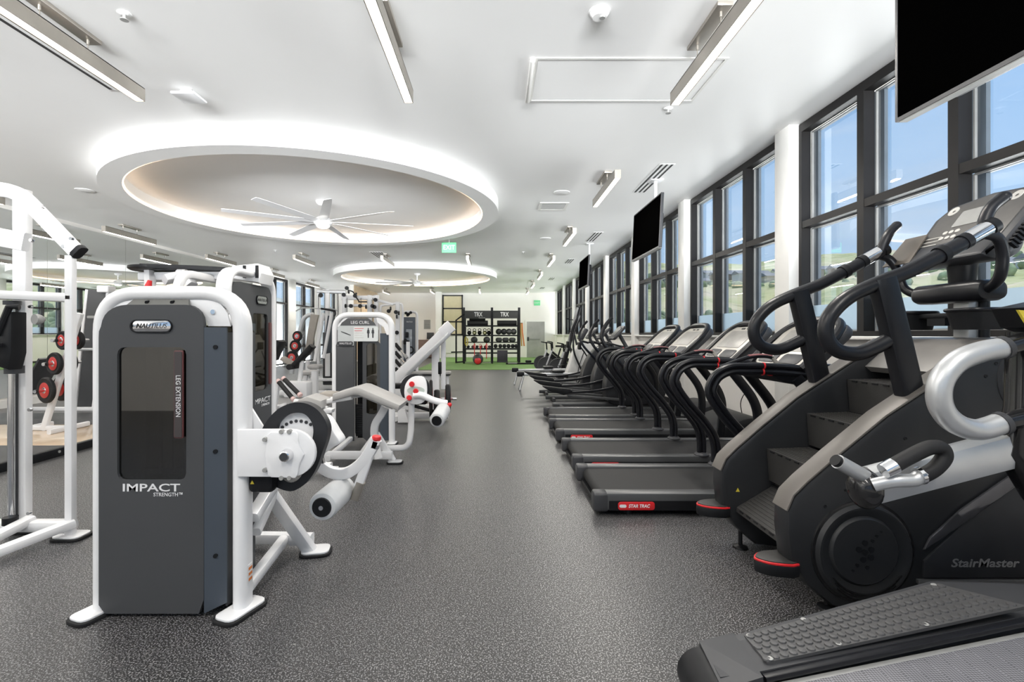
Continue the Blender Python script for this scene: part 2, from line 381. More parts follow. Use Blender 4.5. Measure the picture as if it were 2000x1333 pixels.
# unseen back wall; its windows are added to let the rear fill lamp in
mbk = MB().box(XL-.3, XR+.3, YB-.2, YB, 0, SILL).box(XL-.3, XR+.3, YB-.2, YB, 3.9, ZC)
for k in range(5): mbk.box(XL-.3+k*3.3, XL-.3+k*3.3+.36, YB-.2, YB, SILL, 3.9)
struct('wall_back', mbk, M_wall)
for k in range(4):
    a_ = XL+.06+k*3.3; r = sroot('window_%d' % wn, (a_+1.47, YB, SILL)); wn += 1
    obj('frame', MB().ring([(a_, SILL), (a_+2.94, SILL), (a_+2.94, 3.9), (a_, 3.9)], [(a_+.06, SILL+.05), (a_+2.88, SILL+.05), (a_+2.88, 3.82), (a_+.06, 3.82)], 'y', YB-.12, YB-.02), M_frame, r, 0)
    for q in (1, 2): obj('mullion', MB().box(a_+.98*q-.045, a_+.98*q+.045, YB-.12, YB-.02, SILL+.05, 3.82), M_frame, r, 0)
    obj('pane', MB().box(a_+.05, a_+2.89, YB-.10, YB-.094, SILL+.04, 3.83), M_glass, r, 0)
# dropped rings with a cove strip
for i, (cx, cy) in enumerate(((-3.3, 9.3), (-3.3, 20.45))):
    n = 96; oc = circ(cx, cy, 3.35, n); ic = circ(cx, cy, 3.05, n)
    r = sroot('ceiling_ring' if 0 else 'trim_%d' % ti, (cx, cy, ZC)); ti += 1
    obj('soffit_ring', MB().ring(oc, ic, 'z', ZC-.225, ZC), M_ceil, r, 40)
    obj('cove_strip', MB().ring(circ(cx, cy, 3.05, n), circ(cx, cy, 3.03, n), 'z', ZC-.215, ZC-.185), M_cove, r, 40)
# door in the far wall
d = sroot('door_1', (2.45, YF, 0))
dx0, dx1, dz = 1.92, 3.02, 2.22
obj('door_frame', MB().box(dx0-.09, dx0, YF-.05, YF, 0, dz+.09).box(dx1, dx1+.09, YF-.05, YF, 0, dz+.09).box(dx0, dx1, YF-.05, YF, dz, dz+.09), M_pil, d)
obj('door_leaf', MB().box(dx0, dx1, YF-.03, YF-.002, 0, dz), mat('brushed_steel_door', (.46, .46, .44), .3, .75, var=.15, scale=1.5), d)
ph = obj('push_bar', MB().rbox(dx0+.05, dx1-.30, YF-.10, YF-.06, 1.10, 1.20, .012), M_bead, d)
obj('latch_box', MB().rbox(dx0+.02, dx0+.14, YF-.11, YF-.03, 1.03, 1.27, .01), M_dk, ph)
# ------------------------------------------------------------------ outside
def terr():
    m = bpy.data.materials.new('spring_hillside'); m.use_nodes = True; t = m.node_tree; b = t.nodes['Principled BSDF']; b.inputs['Roughness'].default_value = .95
    b.inputs['Specular IOR Level'].default_value = .1
    tcn = N(t, 'ShaderNodeTexCoord'); sp = N(t, 'ShaderNodeSeparateXYZ'); t.links.new(tcn.outputs['Object'], sp.inputs[0])
    n = N(t, 'ShaderNodeTexNoise'); n.inputs['Scale'].default_value = .03; n.inputs['Detail'].default_value = 9; n.inputs['Roughness'].default_value = .65
    t.links.new(tcn.outputs['Object'], n.inputs['Vector'])
    r = N(t, 'ShaderNodeValToRGB'); el = r.color_ramp.elements
    el[0].position = .33; el[0].color = (.30, .34, .17, 1); el[1].position = .66; el[1].color = (.66, .54, .40, 1)
    x = el.new(.45); x.color = (.48, .48, .24, 1); x = el.new(.56); x.color = (.60, .54, .33, 1)
    t.links.new(n.outputs['Fac'], r.inputs[0])
    n2 = N(t, 'ShaderNodeTexVoronoi'); n2.inputs['Scale'].default_value = .16; t.links.new(tcn.outputs['Object'], n2.inputs['Vector'])
    r2 = N(t, 'ShaderNodeValToRGB'); r2.color_ramp.elements[0].position = .18; r2.color_ramp.elements[1].position = .34
    r2.color_ramp.elements[0].color = (.55, .58, .5, 1)
    t.links.new(n2.outputs['Distance'], r2.inputs[0])
    mm = N(t, 'ShaderNodeMixRGB', blend_type='MULTIPLY'); mm.inputs[0].default_value = .6
    t.links.new(r.outputs[0], mm.inputs[1]); t.links.new(r2.outputs[0], mm.inputs[2]); t.links.new(mm.outputs[0], b.inputs['Base Color'])
    return m
M_hill = terr()
def hz(r, th):
    if r < 56: base = -1.6
    elif r < 90: base = -1.6+4.3*(r-56)/34
    elif r < 420: base = 2.7+54*((r-90)/330)**1.12
    else: base = 56.7-(r-420)*.10
    w = math.sin(th*5+1.2)*.5+math.sin(th*11+.4)*.28+math.sin(th*23)*.12
    return base+max(0, (r-90)/330)*(5.5*w+2)*(1 if r <= 420 else .8)+.004*r*math.sin(r*.12+th*9)*(r > 60)
g = MB(); rs = [7.5, 12, 20, 30, 45, 60, 75, 90, 110, 135, 160, 190, 220, 250, 280, 310, 340, 370, 395, 420, 445, 480, 560, 800]
ths = [R(-1+1.2*k) for k in range(84)]
v = [(r*math.sin(t) + 1, r*math.cos(t), hz(r, t)+random.uniform(-.004, .004)*r*(r > 100)) for r in rs for t in ths]
# the hillside fans out from the building's right hand side
f = [(i*84+k, i*84+k+1, (i+1)*84+k+1, (i+1)*84+k) for i in range(len(rs)-1) for k in range(83)
     if v[i*84+k][0] > 4.3]
g.add(v, f)
tag(obj('hillside', g, M_hill, None, 80), 'green and tan grassy hillside beyond the right hand windows', 'hill')
M_gr = mat('dry_lawn', (.35, .38, .2), .9, var=.2, scale=.4)
tag(obj('outdoor_ground', MB().box(-400, 4.2, -200, 500, -1.9, -1.7).box(-400, 300, -300, -4.6, -1.9, -1.7), M_gr), 'level ground around the building outside', 'ground')
tag(obj('terrace', MB().box(3.95, 9.5, -4, 31, -.5, -.34), mat('pale_concrete', (.6, .58, .54), .8)), 'pale concrete terrace outside under the right hand windows', 'terrace')
tag(obj('sun_shade_eave', MB().box(3.9, 4.3, -5, 31, 4.2, 4.35).box(-11.2, -9.85, 18, 31, 4.15, 4.3), M_pil), 'added white eave over the windows outside, blocking the sun', 'eave')  # eave added to keep the sun out of the windows
M_hw = [mat('house_wall_tan', (.50, .44, .36), .8), mat('house_wall_grey', (.62, .62, .62), .8), mat('house_wall_brown', (.33, .27, .22), .8)]
M_hr = mat('dark_house_roof', (.20, .21, .23), .7)
wd = ['left', 'right']
for k in range(26):
    th = R(19+1.15*k+random.uniform(-.3, .3)); r = random.uniform(225, 262); z = hz(r, th)-1.2; cx, cy = r*math.sin(th)+1, r*math.cos(th); w, dd, h = random.uniform(5, 9), random.uniform(4, 7), random.uniform(2.6, 4)
    hsr = thing('house', 'small distant house in the row across the hillside', 'house', (cx, cy, z), group='houses across the hillside')
    obj('wall', MB().box(cx-w/2, cx+w/2, cy-dd/2, cy+dd/2, z, z+h), M_hw[k % 3], hsr, 0)
    obj('roof', MB().prism([(cy-dd/2-.5, z+h), (cy+dd/2+.5, z+h), (cy, z+h+1.6)], 'x', cx-w/2-.5, cx+w/2+.5), M_hr, hsr, 0)
sh = MB()
for k in range(900):
    th = R(random.uniform(8, 52)); r = random.choice([random.uniform(70, 120), random.uniform(190, 275), random.uniform(70, 100)])
    s_ = random.uniform(.5, 1.3)*(1.0 if r < 150 else 1.7); sh.sph((r*math.sin(th)+1, r*math.cos(th), hz(r, th)+s_*.4), s_, 6)
o = tag(obj('shrubs', sh, mat('shrub_leaves', (.26, .31, .17), .9, var=.4, scale=.5), None, 80), 'scattered dark green shrubs over the hillside', 'shrubs'); o['kind'] = 'stuff'
# courtyard building seen through the left windows
M_cw = mat('white_stucco', (.86, .86, .85), .8, var=.02)
cb = thing('white_building', 'white stucco building with flat grey roof close outside the left windows', 'building', (-15, 24, -1.7))
obj('wall', MB().box(-18, -13.6, 14, 46, -1.7, 3.4), M_cw, cb, 0)
obj('roof', MB().box(-18.3, -13.0, 13.8, 46.3, 3.4, 3.62), mat('grey_roof_edge', (.3, .34, .36), .6), cb, 0)
for k in range(6): obj('roof_post', MB().cyl((-13.2, 17+4*k, -.3), (-13.2, 17+4*k, 3.4), .07), M_bead, cb)
tag(obj('courtyard', MB().box(-13.6, -9.85, 14, 46, -.5, -.3), mat('pale_concrete', (.6, .58, .54), .8)), 'pale paved courtyard outside the left windows', 'courtyard')
# ================================================================== CEILING FITTINGS
def pendant(x, yf, label):
    L = 1.6; y0, y1 = yf-L, yf; z0 = 3.71; h = .125; w = .09
    t = thing('pendant_light', label, 'ceiling light', (x, (y0+y1)/2, ZC), group='linear pendant lights')
    m = MB().box(x-w/2, x-w/2+.008, y0, y1, z0, z0+h).box(x+w/2-.008, x+w/2, y0, y1, z0, z0+h).box(x-w/2, x+w/2, y0, y1, z0+h-.008, z0+h)
    m.box(x-w/2, x+w/2, y0-.006, y0, z0, z0+h).box(x-w/2, x+w/2, y1, y1+.006, z0, z0+h)
    obj('housing', m, M_nick, t, 0)
    obj('diffuser', MB().box(x-w/2+.009, x+w/2-.009, y0+.002, y1-.002, z0+.004, z0+.02), M_lens, t, 0)
    xc = x-.02; yc = (y0+y1)/2
    c = obj('canopy', MB().rbox(xc-.06, xc+.06, yc-.3, yc+.3, ZC-.035, ZC-.001, .004), M_nick, t)
    for s in (-.22, .22):
        obj('cable', MB().cyl((xc, yc+s, z0+h), (xc, yc+s, ZC-.03), .004, n=6), M_nick, t)
        obj('cable_grip', MB().cyl((xc, yc+s, ZC-.075), (xc, yc+s, ZC-.03), .011, n=8), M_nick, c)
    a = area('lamp', (0, 0, z0-.004-ZC), (0, 0, 0), w-.02, L-.01, LAMP_W, (1, .95, .88), t)
    return t
rows = {1.77: ([4.8, 8.65, 12.5, 16.35, 20.2, 24.0, 27.8], 'over the treadmill row'), -.85: ([4.75, 16.3, 27.3], 'over the centre aisle'),
        -3.45: ([4.72, 16.35, 27.4], 'over the weight machines'), -6.05: ([16.2, 27.7], 'left of the ceiling rings'), -8.62: ([12.3, 16.1, 19.8, 23.7], 'beside the left wall')}
ordn = ['nearest', 'second', 'third', 'fourth', 'fifth', 'sixth', 'farthest']
for x, (ys, wh) in rows.items():
    for i, y in enumerate(ys):
        q = ordn[i] if i < len(ys)-1 else 'farthest'
        pendant(x, y, '%s brushed nickel linear pendant light %s' % (q, wh))
for x in (1.77, -.85, -3.45, -6.05, -8.62):  # unseen pendants added behind the camera for their light
    pendant(x, .9, 'added unseen linear pendant light just behind the camera, %s' % {1.77: 'over the right hand side', -.85: 'over the aisle', -3.45: 'left of the aisle', -6.05: 'over the left machines', -8.62: 'by the mirror'}[x])
for x, y in ((-8.62, 4.7), (-8.62, 8.5)): pendant(x, y, 'linear pendant light by the mirror %s' % ('near end' if y < 5 else 'middle'))
def fan(cx, cy, label, a0):
    t = thing('ceiling_fan', label, 'ceiling fan', (cx, cy, ZC))
    obj('canopy', MB().lathe((cx, cy, ZC), (0, 0, -1), [(0, .13), (.03, .13), (.07, .09), (.085, .03)]), M_white, t)
    obj('rod', MB().cyl((cx, cy, ZC-.07), (cx, cy, ZC-.30), .022), M_white, t)
    obj('motor', MB().lathe((cx, cy, ZC-.27), (0, 0, -1), [(0, .03), (.03, .09), (.07, .15), (.12, .17), (.16, .165), (.19, .13), (.20, .10)]), M_white, t)
    obj('light_lens', MB().lathe((cx, cy, ZC-.46), (0, 0, -1), [(0, .125), (.02, .12), (.05, .08), (.06, .01)]), mat('fan_light_lens', (1, .97, .9), .4, emis=2.2), t)
    for k in range(9):
        a = a0+2*PI*k/9; m = MB()
        sec = []
        L = []
        for rr, w in ((.14, .05), (.35, .09), (.8, .085), (1.4, .075), (1.66, .065), (1.70, .045)):
            L.append([(rr, -w, -.010), (rr, w, .014), (rr, w, .020), (rr, -w, -.004)])
        m.loops([[(cx+p[0]*math.cos(a)-p[1]*math.sin(a), cy+p[0]*math.sin(a)+p[1]*math.cos(a), ZC-.40+p[2]) for p in l] for l in L])
        obj('blade', m, M_white, t)
fan(-3.3, 9.3, 'white nine blade ceiling fan inside the nearer ceiling ring', R(12))
fan(-3.3, 20.45, 'white nine blade ceiling fan inside the farther ceiling ring', R(30))
M_grille = mat('dark_vent_slot', (.03, .03, .03), .7)
def slots(x0, x1, y0, y1, label, n=3):
    t = thing('slot_diffuser', label, 'air vent', ((x0+x1)/2, (y0+y1)/2, ZC)); z = ZC-.006
    obj('frame', MB().box(x0, x1, y0, y1, z, ZC), M_ceil, t, 0)
    w = (x1-x0)/n
    for k in range(n): obj('slot', MB().box(x0+w*(k+.28), x0+w*(k+.72), y0+.015, y1-.015, z-.002, z), M_grille, t, 0)
slots(2.45, 2.68, 7.25, 8.7, 'three slot white air diffuser beside the second treadmill pendant')
slots(2.45, 2.68, 12.1, 13.3, 'three slot white air diffuser ahead of the middle television')
slots(2.45, 2.68, 16.4, 17.4, 'three slot white air diffuser ahead of the farthest television')
slots(2.45, 2.68, 21.8, 22.8, 'small slot air diffuser above the far exercise bikes')
slots(2.45, 2.68, 26.2, 27.2, 'smallest slot air diffuser near the far wall')
slots(-4.02, -3.79, 2.6, 5.05, 'long three slot air diffuser left of the nearest left pendant')
slots(-3.9, -3.5, 15.0, 16.2, 'slot air diffuser between the two ceiling rings', 5)
def disc(name, label, cat, x, y, r, h, m=M_ceil, ring=True):
    t = thing(name, label, cat, (x, y, ZC))
    obj('body', MB().lathe((x, y, ZC), (0, 0, -1), [(0, r), (h*.4, r), (h, r*.72), (h*1.02, .01)]), m, t)
    if ring: obj('rim', MB().lathe((x, y, ZC-.001), (0, 0, -1), [(0, r*1.12), (.006, r*1.1), (.007, r)]), m, t)
    return t
def ceil_at(px, py): Y = 2.54*950/(653-py); return (px-968)/950*Y, Y
x, y = ceil_at(1171, 22); s = disc('smoke_detector', 'round white smoke detector on the ceiling near the top centre', 'smoke detector', x, y, .075, .05)
obj('sensor', MB().cyl((x+.02, y-.01, ZC-.062), (x+.02, y-.01, ZC-.045), .022), M_bead, s)
for px, py, lb in ((1097, 376, 'round flush ceiling speaker beside the second treadmill pendant'), (1065, 466, 'round flush ceiling speaker beside the third treadmill pendant'), (166, 372, 'round flush ceiling speaker left of the near ceiling ring')):
    x, y = ceil_at(px, py); disc('ceiling_speaker', lb, 'speaker', x, y, .13, .012)
for px, py, lb in ((243, 26, 'white fire sprinkler head near the top left of the ceiling'), (1305, 212, 'white fire sprinkler head beside the nearest treadmill pendant'), (538, 489, 'fire sprinkler head between the left pendants'), (1022, 492, 'small fire sprinkler head over the far aisle')):
    x, y = ceil_at(px, py); t = disc('sprinkler', lb, 'sprinkler', x, y, .045, .012)
    obj('nozzle', MB().cyl((x, y, ZC-.05), (x, y, ZC-.01), .012).cyl((x, y, ZC-.055), (x, y, ZC-.05), .03), M_bead, t)
x, y = ceil_at(1080, 403); t = thing('square_vent', 'grey rectangular return grille on the ceiling beside the third treadmill pendant', 'air vent', (x, y, ZC))
obj('frame', MB().ring(rrect(x-.28, x+.28, y-.28, y+.28, .01, 1), rrect(x-.23, x+.23, y-.23, y+.23, .01, 1), 'z', ZC-.012, ZC), M_pil, t)
for k in range(12): obj('louvre', MB().box(x-.23, x+.23, y-.22+k*.038, y-.195+k*.038, ZC-.010, ZC-.002), mat('grey_grille', (.42, .42, .41), .5), t, 0)
x0, y0 = at(1030, 195, 1)[0], 0
Y0, Y1 = 2.54*950/(653-197), 2.54*950/(653-112)
xa, xb = (1033-968)/950*Y0, (1420-968)/950*Y1+.02
t = thing('access_panel', 'large white framed access panel recessed in the ceiling by the nearest right pendant', 'access panel', ((xa+xb)/2, (Y0+Y1)/2, ZC))
obj('door_panel', MB().box(xa+.03, xb-.03, Y1+.03, Y0-.03, ZC-.004, ZC), M_ceil, t, 0)
obj('frame', MB().ring([(xa, Y1), (xb, Y1), (xb, Y0), (xa, Y0)], [(xa+.025, Y1+.025), (xb-.025, Y1+.025), (xb-.025, Y0-.025), (xa+.025, Y0-.025)], 'z', ZC-.008, ZC), M_pil, t, 0)
obj('hinge', MB().rbox(xa-.045, xa+.004, Y1+.01, Y0-.01, ZC-.035, ZC-.002, .01), M_pil, t)
x, y = ceil_at(372, 180); t = thing('wifi_router', 'square white wireless access point mounted tilted on the ceiling', 'access point', (x, y, ZC))
obj('body', MB().rbox(x-.14, x+.11, y-.12, y+.12, ZC-.07, ZC-.04, .012), M_white, t)
obj('bracket', MB().box(x-.07, x+.05, y-.06, y+.06, ZC-.045, ZC), M_bead, t)
# exit signs
Y = 12.7; x = (877-968)/950*Y; zt = 1.45+(653-474)/950*Y
t = thing('exit_sign', 'green lit exit sign hanging from the ceiling before the far ring', 'exit sign', (x, Y, zt))
obj('face', MB().rbox(x-.19, x+.19, Y-.015, Y+.015, zt-.27, zt, .006), M_green, t)
obj('stem', MB().cyl((x, Y, zt), (x, Y, ZC), .012), M_ceil, t)
text('lettering', 'EXIT', .17, (x, Y-.017, zt-.135), (1, 0, 0), (0, 0, 1), M_text, t, .3)
x, Y, z = at(1049, 592, YF-.03)
t = thing('wall_exit_sign', 'small green exit sign on the far wall above the steel door', 'exit sign', (x, YF-.03, z))
obj('face', MB().rbox(x-.19, x+.19, YF-.04, YF-.002, z-.16, z+.16, .006), M_green, t)
text('lettering', 'EXIT', .13, (x, YF-.042, z), (1, 0, 0), (0, 0, 1), M_text, t, .3)
# ================================================================== TELEVISIONS
M_scr = mat('black_tv_screen', (.0006, .0006, .0006), .5, var=0, spec=0)
def tv(y0, y1, label, lean=.05):
    zb, zt, xb = 2.76, 3.58, 2.47
    t = thing('television', label, 'television', (xb, (y0+y1)/2, zt))
    m = MB().rbox(xb, xb+.035, y0, y1, zb, zt, .006); 
    p = obj('screen', m.rot((xb, 0, (zb+zt)/2), 'Y', lean), M_scr, t)
    obj('bezel', MB().ring(rrect(y0-.004, y1+.004, zb-.006, zt+.004, .008, 2), rrect(y0+.012, y1-.012, zb+.018, zt-.012, .008, 2), 'x', xb-.003, xb+.038).rot((xb, 0, (zb+zt)/2), 'Y', lean), M_nick if 0 else M_dk, t)
    yc = (y0+y1)/2
    m = MB().rbox(xb+.05, xb+.14, y0+.25, y1-.25, zb+.015, zt-.22, .03); obj('rear_case', m.rot((xb, 0, (zb+zt)/2), 'Y', lean), M_blk, t)
    obj('lower_edge', MB().box(xb+.002, xb+.05, y0+.02, y1-.02, zb-.012, zb-.002).rot((xb, 0, (zb+zt)/2), 'Y', lean), M_bead, t, 0)
    obj('mount_arm', MB().cyl((xb+.17, yc, zt-.3), (xb+.17, yc, ZC), .025).box(xb+.12, xb+.2, yc-.12, yc+.12, zt-.45, zt-.25), M_white, t)
    obj('mount_plate', MB().rbox(xb+.07, xb+.27, yc-.1, yc+.1, ZC-.02, ZC-.001, .004), M_white, t)
tv(1.52, 3.0, 'nearest black flat television hanging above the stair climber', 0)
tv(7.3, 8.75, 'second black flat television hanging before the window pilaster')
tv(13.0, 14.4, 'farthest black flat television hanging by the right windows')
# wall outlet & charger under the right windows
t = thing('wall_outlet', 'white wall outlet with a black plug behind the second treadmill', 'outlet', (XR-.01, 6.9, .62))
obj('plate', MB().rbox(XR-.008, XR, 6.86, 6.94, .56, .68, .003), M_white, t)
pl = obj('plug', MB().rbox(XR-.06, XR-.008, 6.885, 6.915, .60, .63, .006), M_blk, t)
obj('cord', MB().tube(spline([(XR-.05, 6.9, .615), (XR-.13, 6.9, .6), (XR-.16, 6.95, .45), (XR-.12, 6.98, .2), (XR-.25, 7.0, .02), (XR-.6, 7.0, .012)]), .006, 6), M_blk, t)
# ================================================================== CARDIO, RIGHT SIDE
def frame3(o, eu, ev, en):
    o, eu, ev, en = Vector(o), Vector(eu).normalized(), Vector(ev).normalized(), Vector(en).normalized()
    return lambda p: tuple(o+eu*p[0]+ev*p[1]+en*p[2])
def xf(mb, F, i0=0): mb.v[i0:] = [F(p) for p in mb.v[i0:]]; return mb
M_belt = mat('black_running_belt', (.007, .007, .0075), .7, var=.12, scale=30, bump=.08, bscale=300)
M_rail = mat('grey_deck_rail', (.075, .077, .080), .38, .25, var=.08, scale=2)
M_tube = mat('black_gloss_tube', (.009, .0095, .012), .32, var=.1, spec=.35)
M_bez = mat('champagne_bezel', (.48, .46, .42), .38, .3, var=.04)
M_scn = mat('grey_console_overlay', (.27, .26, .245), .35, var=.15, scale=9)
M_key = mat('console_print', (.52, .51, .48), .5)
def two_tube(m, pts, r=.025, off=.0235, up=(0, 1, 0)):
    for s in (-1, 1): m.sweep(pts, [(r*math.cos(2*PI*k/10), s*off+r*math.sin(2*PI*k/10)) for k in range(10)], up)
    return m
X0, Y0 = .80, 3.86
def treadmill():
    t = thing('treadmill', '', 'treadmill', (X0, Y0, 0), group='treadmills')
    P = lambda x, y, z: (X0+x, Y0+y, z)
    for y in (0, .80):
        prof = [(X0+.02, .05), (X0+2.1, .05), (X0+2.1, .183), (X0+.05, .183), (X0+.0, .16), (X0-.005, .10)]
        s = obj('side_rail', MB().prism(prof, 'y', Y0+y, Y0+y+.12, .012), M_rail, t)
        obj('rail_skirt', MB().box(X0+.10, X0+2.1, Y0+y-.003 if y == 0 else Y0+y+.117, Y0+y+.003 if y == 0 else Y0+y+.123, .05, .125), M_blk, s, 0)
        obj('end_cap', MB().rbox(X0-.02, X0+.10, Y0+y-.004, Y0+y+.124, .035, .187, .02), M_dk, s)
    pr = [(X0+.035+.055*(1-math.sin(a)), .11+.055*math.cos(a)) for a in [PI*k/8 for k in range(9)]]
    pr = [(X0+.09-.055*math.sin(PI*k/8), .11+.055*math.cos(PI*k/8)) for k in range(9)]+[(X0+2.2, .055), (X0+2.2, .165)]
    obj('running_belt', MB().prism(pr, 'y', Y0+.125, Y0+.795), M_belt, t)
    obj('rear_frame', MB().box(X0+.06, X0+2.2, Y0+.13, Y0+.79, .03, .052).box(X0+.02, X0+.06, Y0+.10, Y0+.82, .03, .07), M_blk, t)
    hood = sp2([(X0+2.02, .10), (X0+2.06, .175), (X0+2.25, .24), (X0+2.5, .33), (X0+2.68, .33), (X0+2.76, .22), (X0+2.76, .06), (X0+2.4, .05)], 4)
    obj('motor_hood', MB().prism(hood, 'y', Y0+.0, Y0+.92, .02), M_plas, t)
    for y in (.06, .86):
        rp_ = spline([P(x, y, z) for x, z in ((1.34, .19), (1.335, .36), (1.30, .48), (1.20, .62), (1.05, .79), (.955, .93), (.935, 1.01), (.985, 1.11), (1.09, 1.165), (1.22, 1.172), (1.5, 1.165), (1.78, 1.14))], 6)
        h = obj('handrail', two_tube(MB(), rp_), M_tube, t)
        obj('flange', MB().lathe(P(1.34, y, .18), (0, 0, 1), [(0, .075), (.012, .075), (.03, .055), (.032, .02)]), M_dk, h)
        for q in (0, 1): obj('red_band', MB().cyl(P(1.345+.008*q, y, 1.145+.048*q), P(1.357+.008*q, y, 1.145+.048*q), .0285), M_red, h)
        obj('upright', MB().bar(spline([P(1.62, y, 1.10), P(1.72, y, .98), P(1.88, y, .76), P(1.93, y, .55), P(1.90, y, .22)], 6), .05, .09), M_tube, t)
    obj('console_base', MB().prism(sp2([(X0+1.42, 1.12), (X0+1.62, 1.04), (X0+1.86, 1.08), (X0+1.95, 1.2), (X0+1.72, 1.19), (X0+1.5, 1.15)], 4), 'y', Y0+.06, Y0+.86, .02), M_tube, t)
    F = frame3(P(1.66, 0, 1.165), (0, 1, 0), (.42, 0, .40), (-.40, 0, .42))
    c = obj('console', xf(MB().prism(rrect(.03, .89, .0, .56, .13, 5), 'z', -.09, -.01, .025), F), M_dk, t)
    rim = [(.05, 0), (.045, .30), (.10, .48), (.24, .575), (.46, .59), (.68, .575), (.82, .48), (.875, .30), (.87, 0)]
    obj('padded_rim', xf(MB().tube(spline([(a, b, 0) for a, b in rim], 5), .036, 10), F), M_tube, c)
    obj('bezel', xf(MB().prism(rrect(.10, .82, .02, .53, .09, 4), 'z', -.012, .004, .006), F), M_bez, c)
    d = obj('display', xf(MB().prism(rrect(.20, .72, .19, .46, .015, 3), 'z', .0, .009, .003), F), M_scn, c)
    m = MB()
    obj('tray', xf(MB().prism(rrect(.16, .44, .04, .155, .03, 3), 'z', .0, .010, .003).prism(rrect(.50, .76, .04, .155, .03, 3), 'z', .0, .010, .003), F), M_dk, c)
    b = obj('top_vent', xf(MB().prism(rrect(.36, .44, .485, .505, .008, 2), 'z', .0, .008).prism(rrect(.48, .56, .485, .505, .008, 2), 'z', 0, .008), F), M_blk, c)
    hb = obj('pulse_grip', MB().bar(spline([P(1.12, .30, 1.165), P(1.25, .30, 1.215), P(1.38, .30, 1.255), P(1.5, .30, 1.262), P(1.57, .30, 1.25)], 5), .035, .035, r=.45), M_tube, t)
    obj('grip_post', MB().bar([P(1.56, .30, 1.262), P(1.63, .30, 1.16)], .034, .034, r=.3), M_bez, hb)
    obj('grip_pad', MB().bar(spline([P(1.36, .30, 1.262), P(1.46, .30, 1.272), P(1.56, .30, 1.262)], 4), .03, .022, r=.45), mat('faded_red_pad', (.30, .12, .12), .5), hb)
    obj('stop_button', MB().lathe(P(1.44, .10, 1.13), (-.5, -.6, .5), [(0, .02), (.02, .02), (.021, .036), (.035, .036), (.036, .01)], 14), M_red, t)
    lg = obj('nameplate', MB().prism(rrect(X0+.17, X0+.46, .055, .120, .02, 4), 'y', Y0-.011, Y0-.003, .002), M_red, t)
    text('lettering', 'STAR TRAC', .036, P(.335, -.0115, .087), (1, 0, 0), (0, 0, 1), M_text, lg, .17, .25, bold=.001)
    obj('badge', MB().prism(rrect(X0+.18, X0+.235, .075, .10, .012, 4), 'y', Y0-.0125, Y0-.010), M_text, lg)
    for y in (.1, .8):
        for x in (.28, 2.3): obj('foot', MB().cyl(P(x, y, 0), P(x, y, .05), .035, .02, 12), M_blk, t)
    return t
tm = treadmill(); tm['label'] = 'treadmill beside the stair climber, nearest of the row, red nameplate on its side'
for y, lb in ((5.04, 'second treadmill of the row from the stair climber'), (6.42, 'third treadmill of the row from the stair climber'), (7.57, 'farthest treadmill of the row, next to the elliptical trainers')):
    dup(tm, (X0+(.02 if y < 7 else .05), y, 0), label=lb)

# ------------------------------------------------------------------ stair climber
M_hood = mat('silver_grey_hood', (.24, .23, .22), .4, .2)
M_cap = mat('warm_grey_sheen_and_boot', (.115, .105, .096), .42, .2, var=.04)
M_cast = mat('black_moulded_shroud', (.019, .020, .022), .38, var=.1, scale=3, bump=.04, bscale=350, spec=.3)
M_gl = mat('gloss_black_plastic', (.012, .012, .013), .12, var=.1)
M_tread = mat('ribbed_step_plastic', (.032, .031, .030), .5, var=.1, bump=.15, bscale=200)
YN, YFR = 2.50, 3.24      # near face of near panel / near face of far panel
def Pn(px, py, Y=2.50): return ((px-968)/950*Y, EYE+(653-py)/950*Y)
sc = thing('stair_climber', 'black stair climber with four revolving steps and P shaped handrails, nearest on the right', 'stair climber', (2.3, 2.95, 0))
prof_px = [(1539, 1040), (1540, 1002), (1553, 972), (1580, 945), (1640, 893), (1735, 815), (1830, 752), (1925, 690), (1965, 668), (2020, 664)]
prof = [Pn(*p) for p in prof_px]+[(3.30, 1.415), (3.40, 1.36), (3.42, 1.2), (3.42, .10), (2.2, .10), (2.14, .13), (2.05, .06), (1.9, .02), (1.74, .04), (1.60, .16), (1.52, .28)]
def arc_in(c, r, a0, a1, n=10): return [(c[0]+r*math.cos(R(a0+(a1-a0)*k/n)), c[1]+r*math.sin(R(a0+(a1-a0)*k/n))) for k in range(n+1)]
for y in (YN, YFR):
    p = obj('side_panel', MB().prism(prof, 'y', y, y+.15, .03), M_cast, sc)
    cap = [(a, y+.075, b+.004) for a, b in prof[1:9]]
    obj('sheen_strip', MB().sweep(cap, rrect(-.065, .065, -.006, .006, .004, 2), (0, 1, 0)), M_cap, p)  # lighter strip paints the grazing sheen on the panel's top face
cx_, cz_ = Pn(1684, 1078)
w = obj('drive_cover', MB().lathe((cx_, YN-.012, cz_), (0, 1, 0), [(0, .235), (.004, .262), (.03, .272), (.034, .02)], 48), M_gl, sc)
obj('cover_ring', MB().lathe((cx_, YN-.028, cz_), (0, 1, 0), [(.012, .20), (.0, .218), (.0, .235), (.02, .25)], 48), M_cast, w)
obj('cover_disc', MB().lathe((cx_-.005, YN-.030, cz_+.01), (0, 1, 0), [(0, .02), (.0, .165), (.012, .178), (.02, .18)], 48), M_cast, w)
m = MB()
for k in range(3): m.prism([(cx_+(.21+.012*k)*math.cos(R(a)), cz_+(.21+.012*k)*math.sin(R(a))) for a in range(215+8*k, 330-12*k, 6)]+[(cx_+(.203+.012*k)*math.cos(R(a)), cz_+(.203+.012*k)*math.sin(R(a))) for a in range(325-12*k, 212+8*k, -6)], 'y', YN-.031, YN-.026)
obj('rim_highlight_bead', m, M_gl, w)
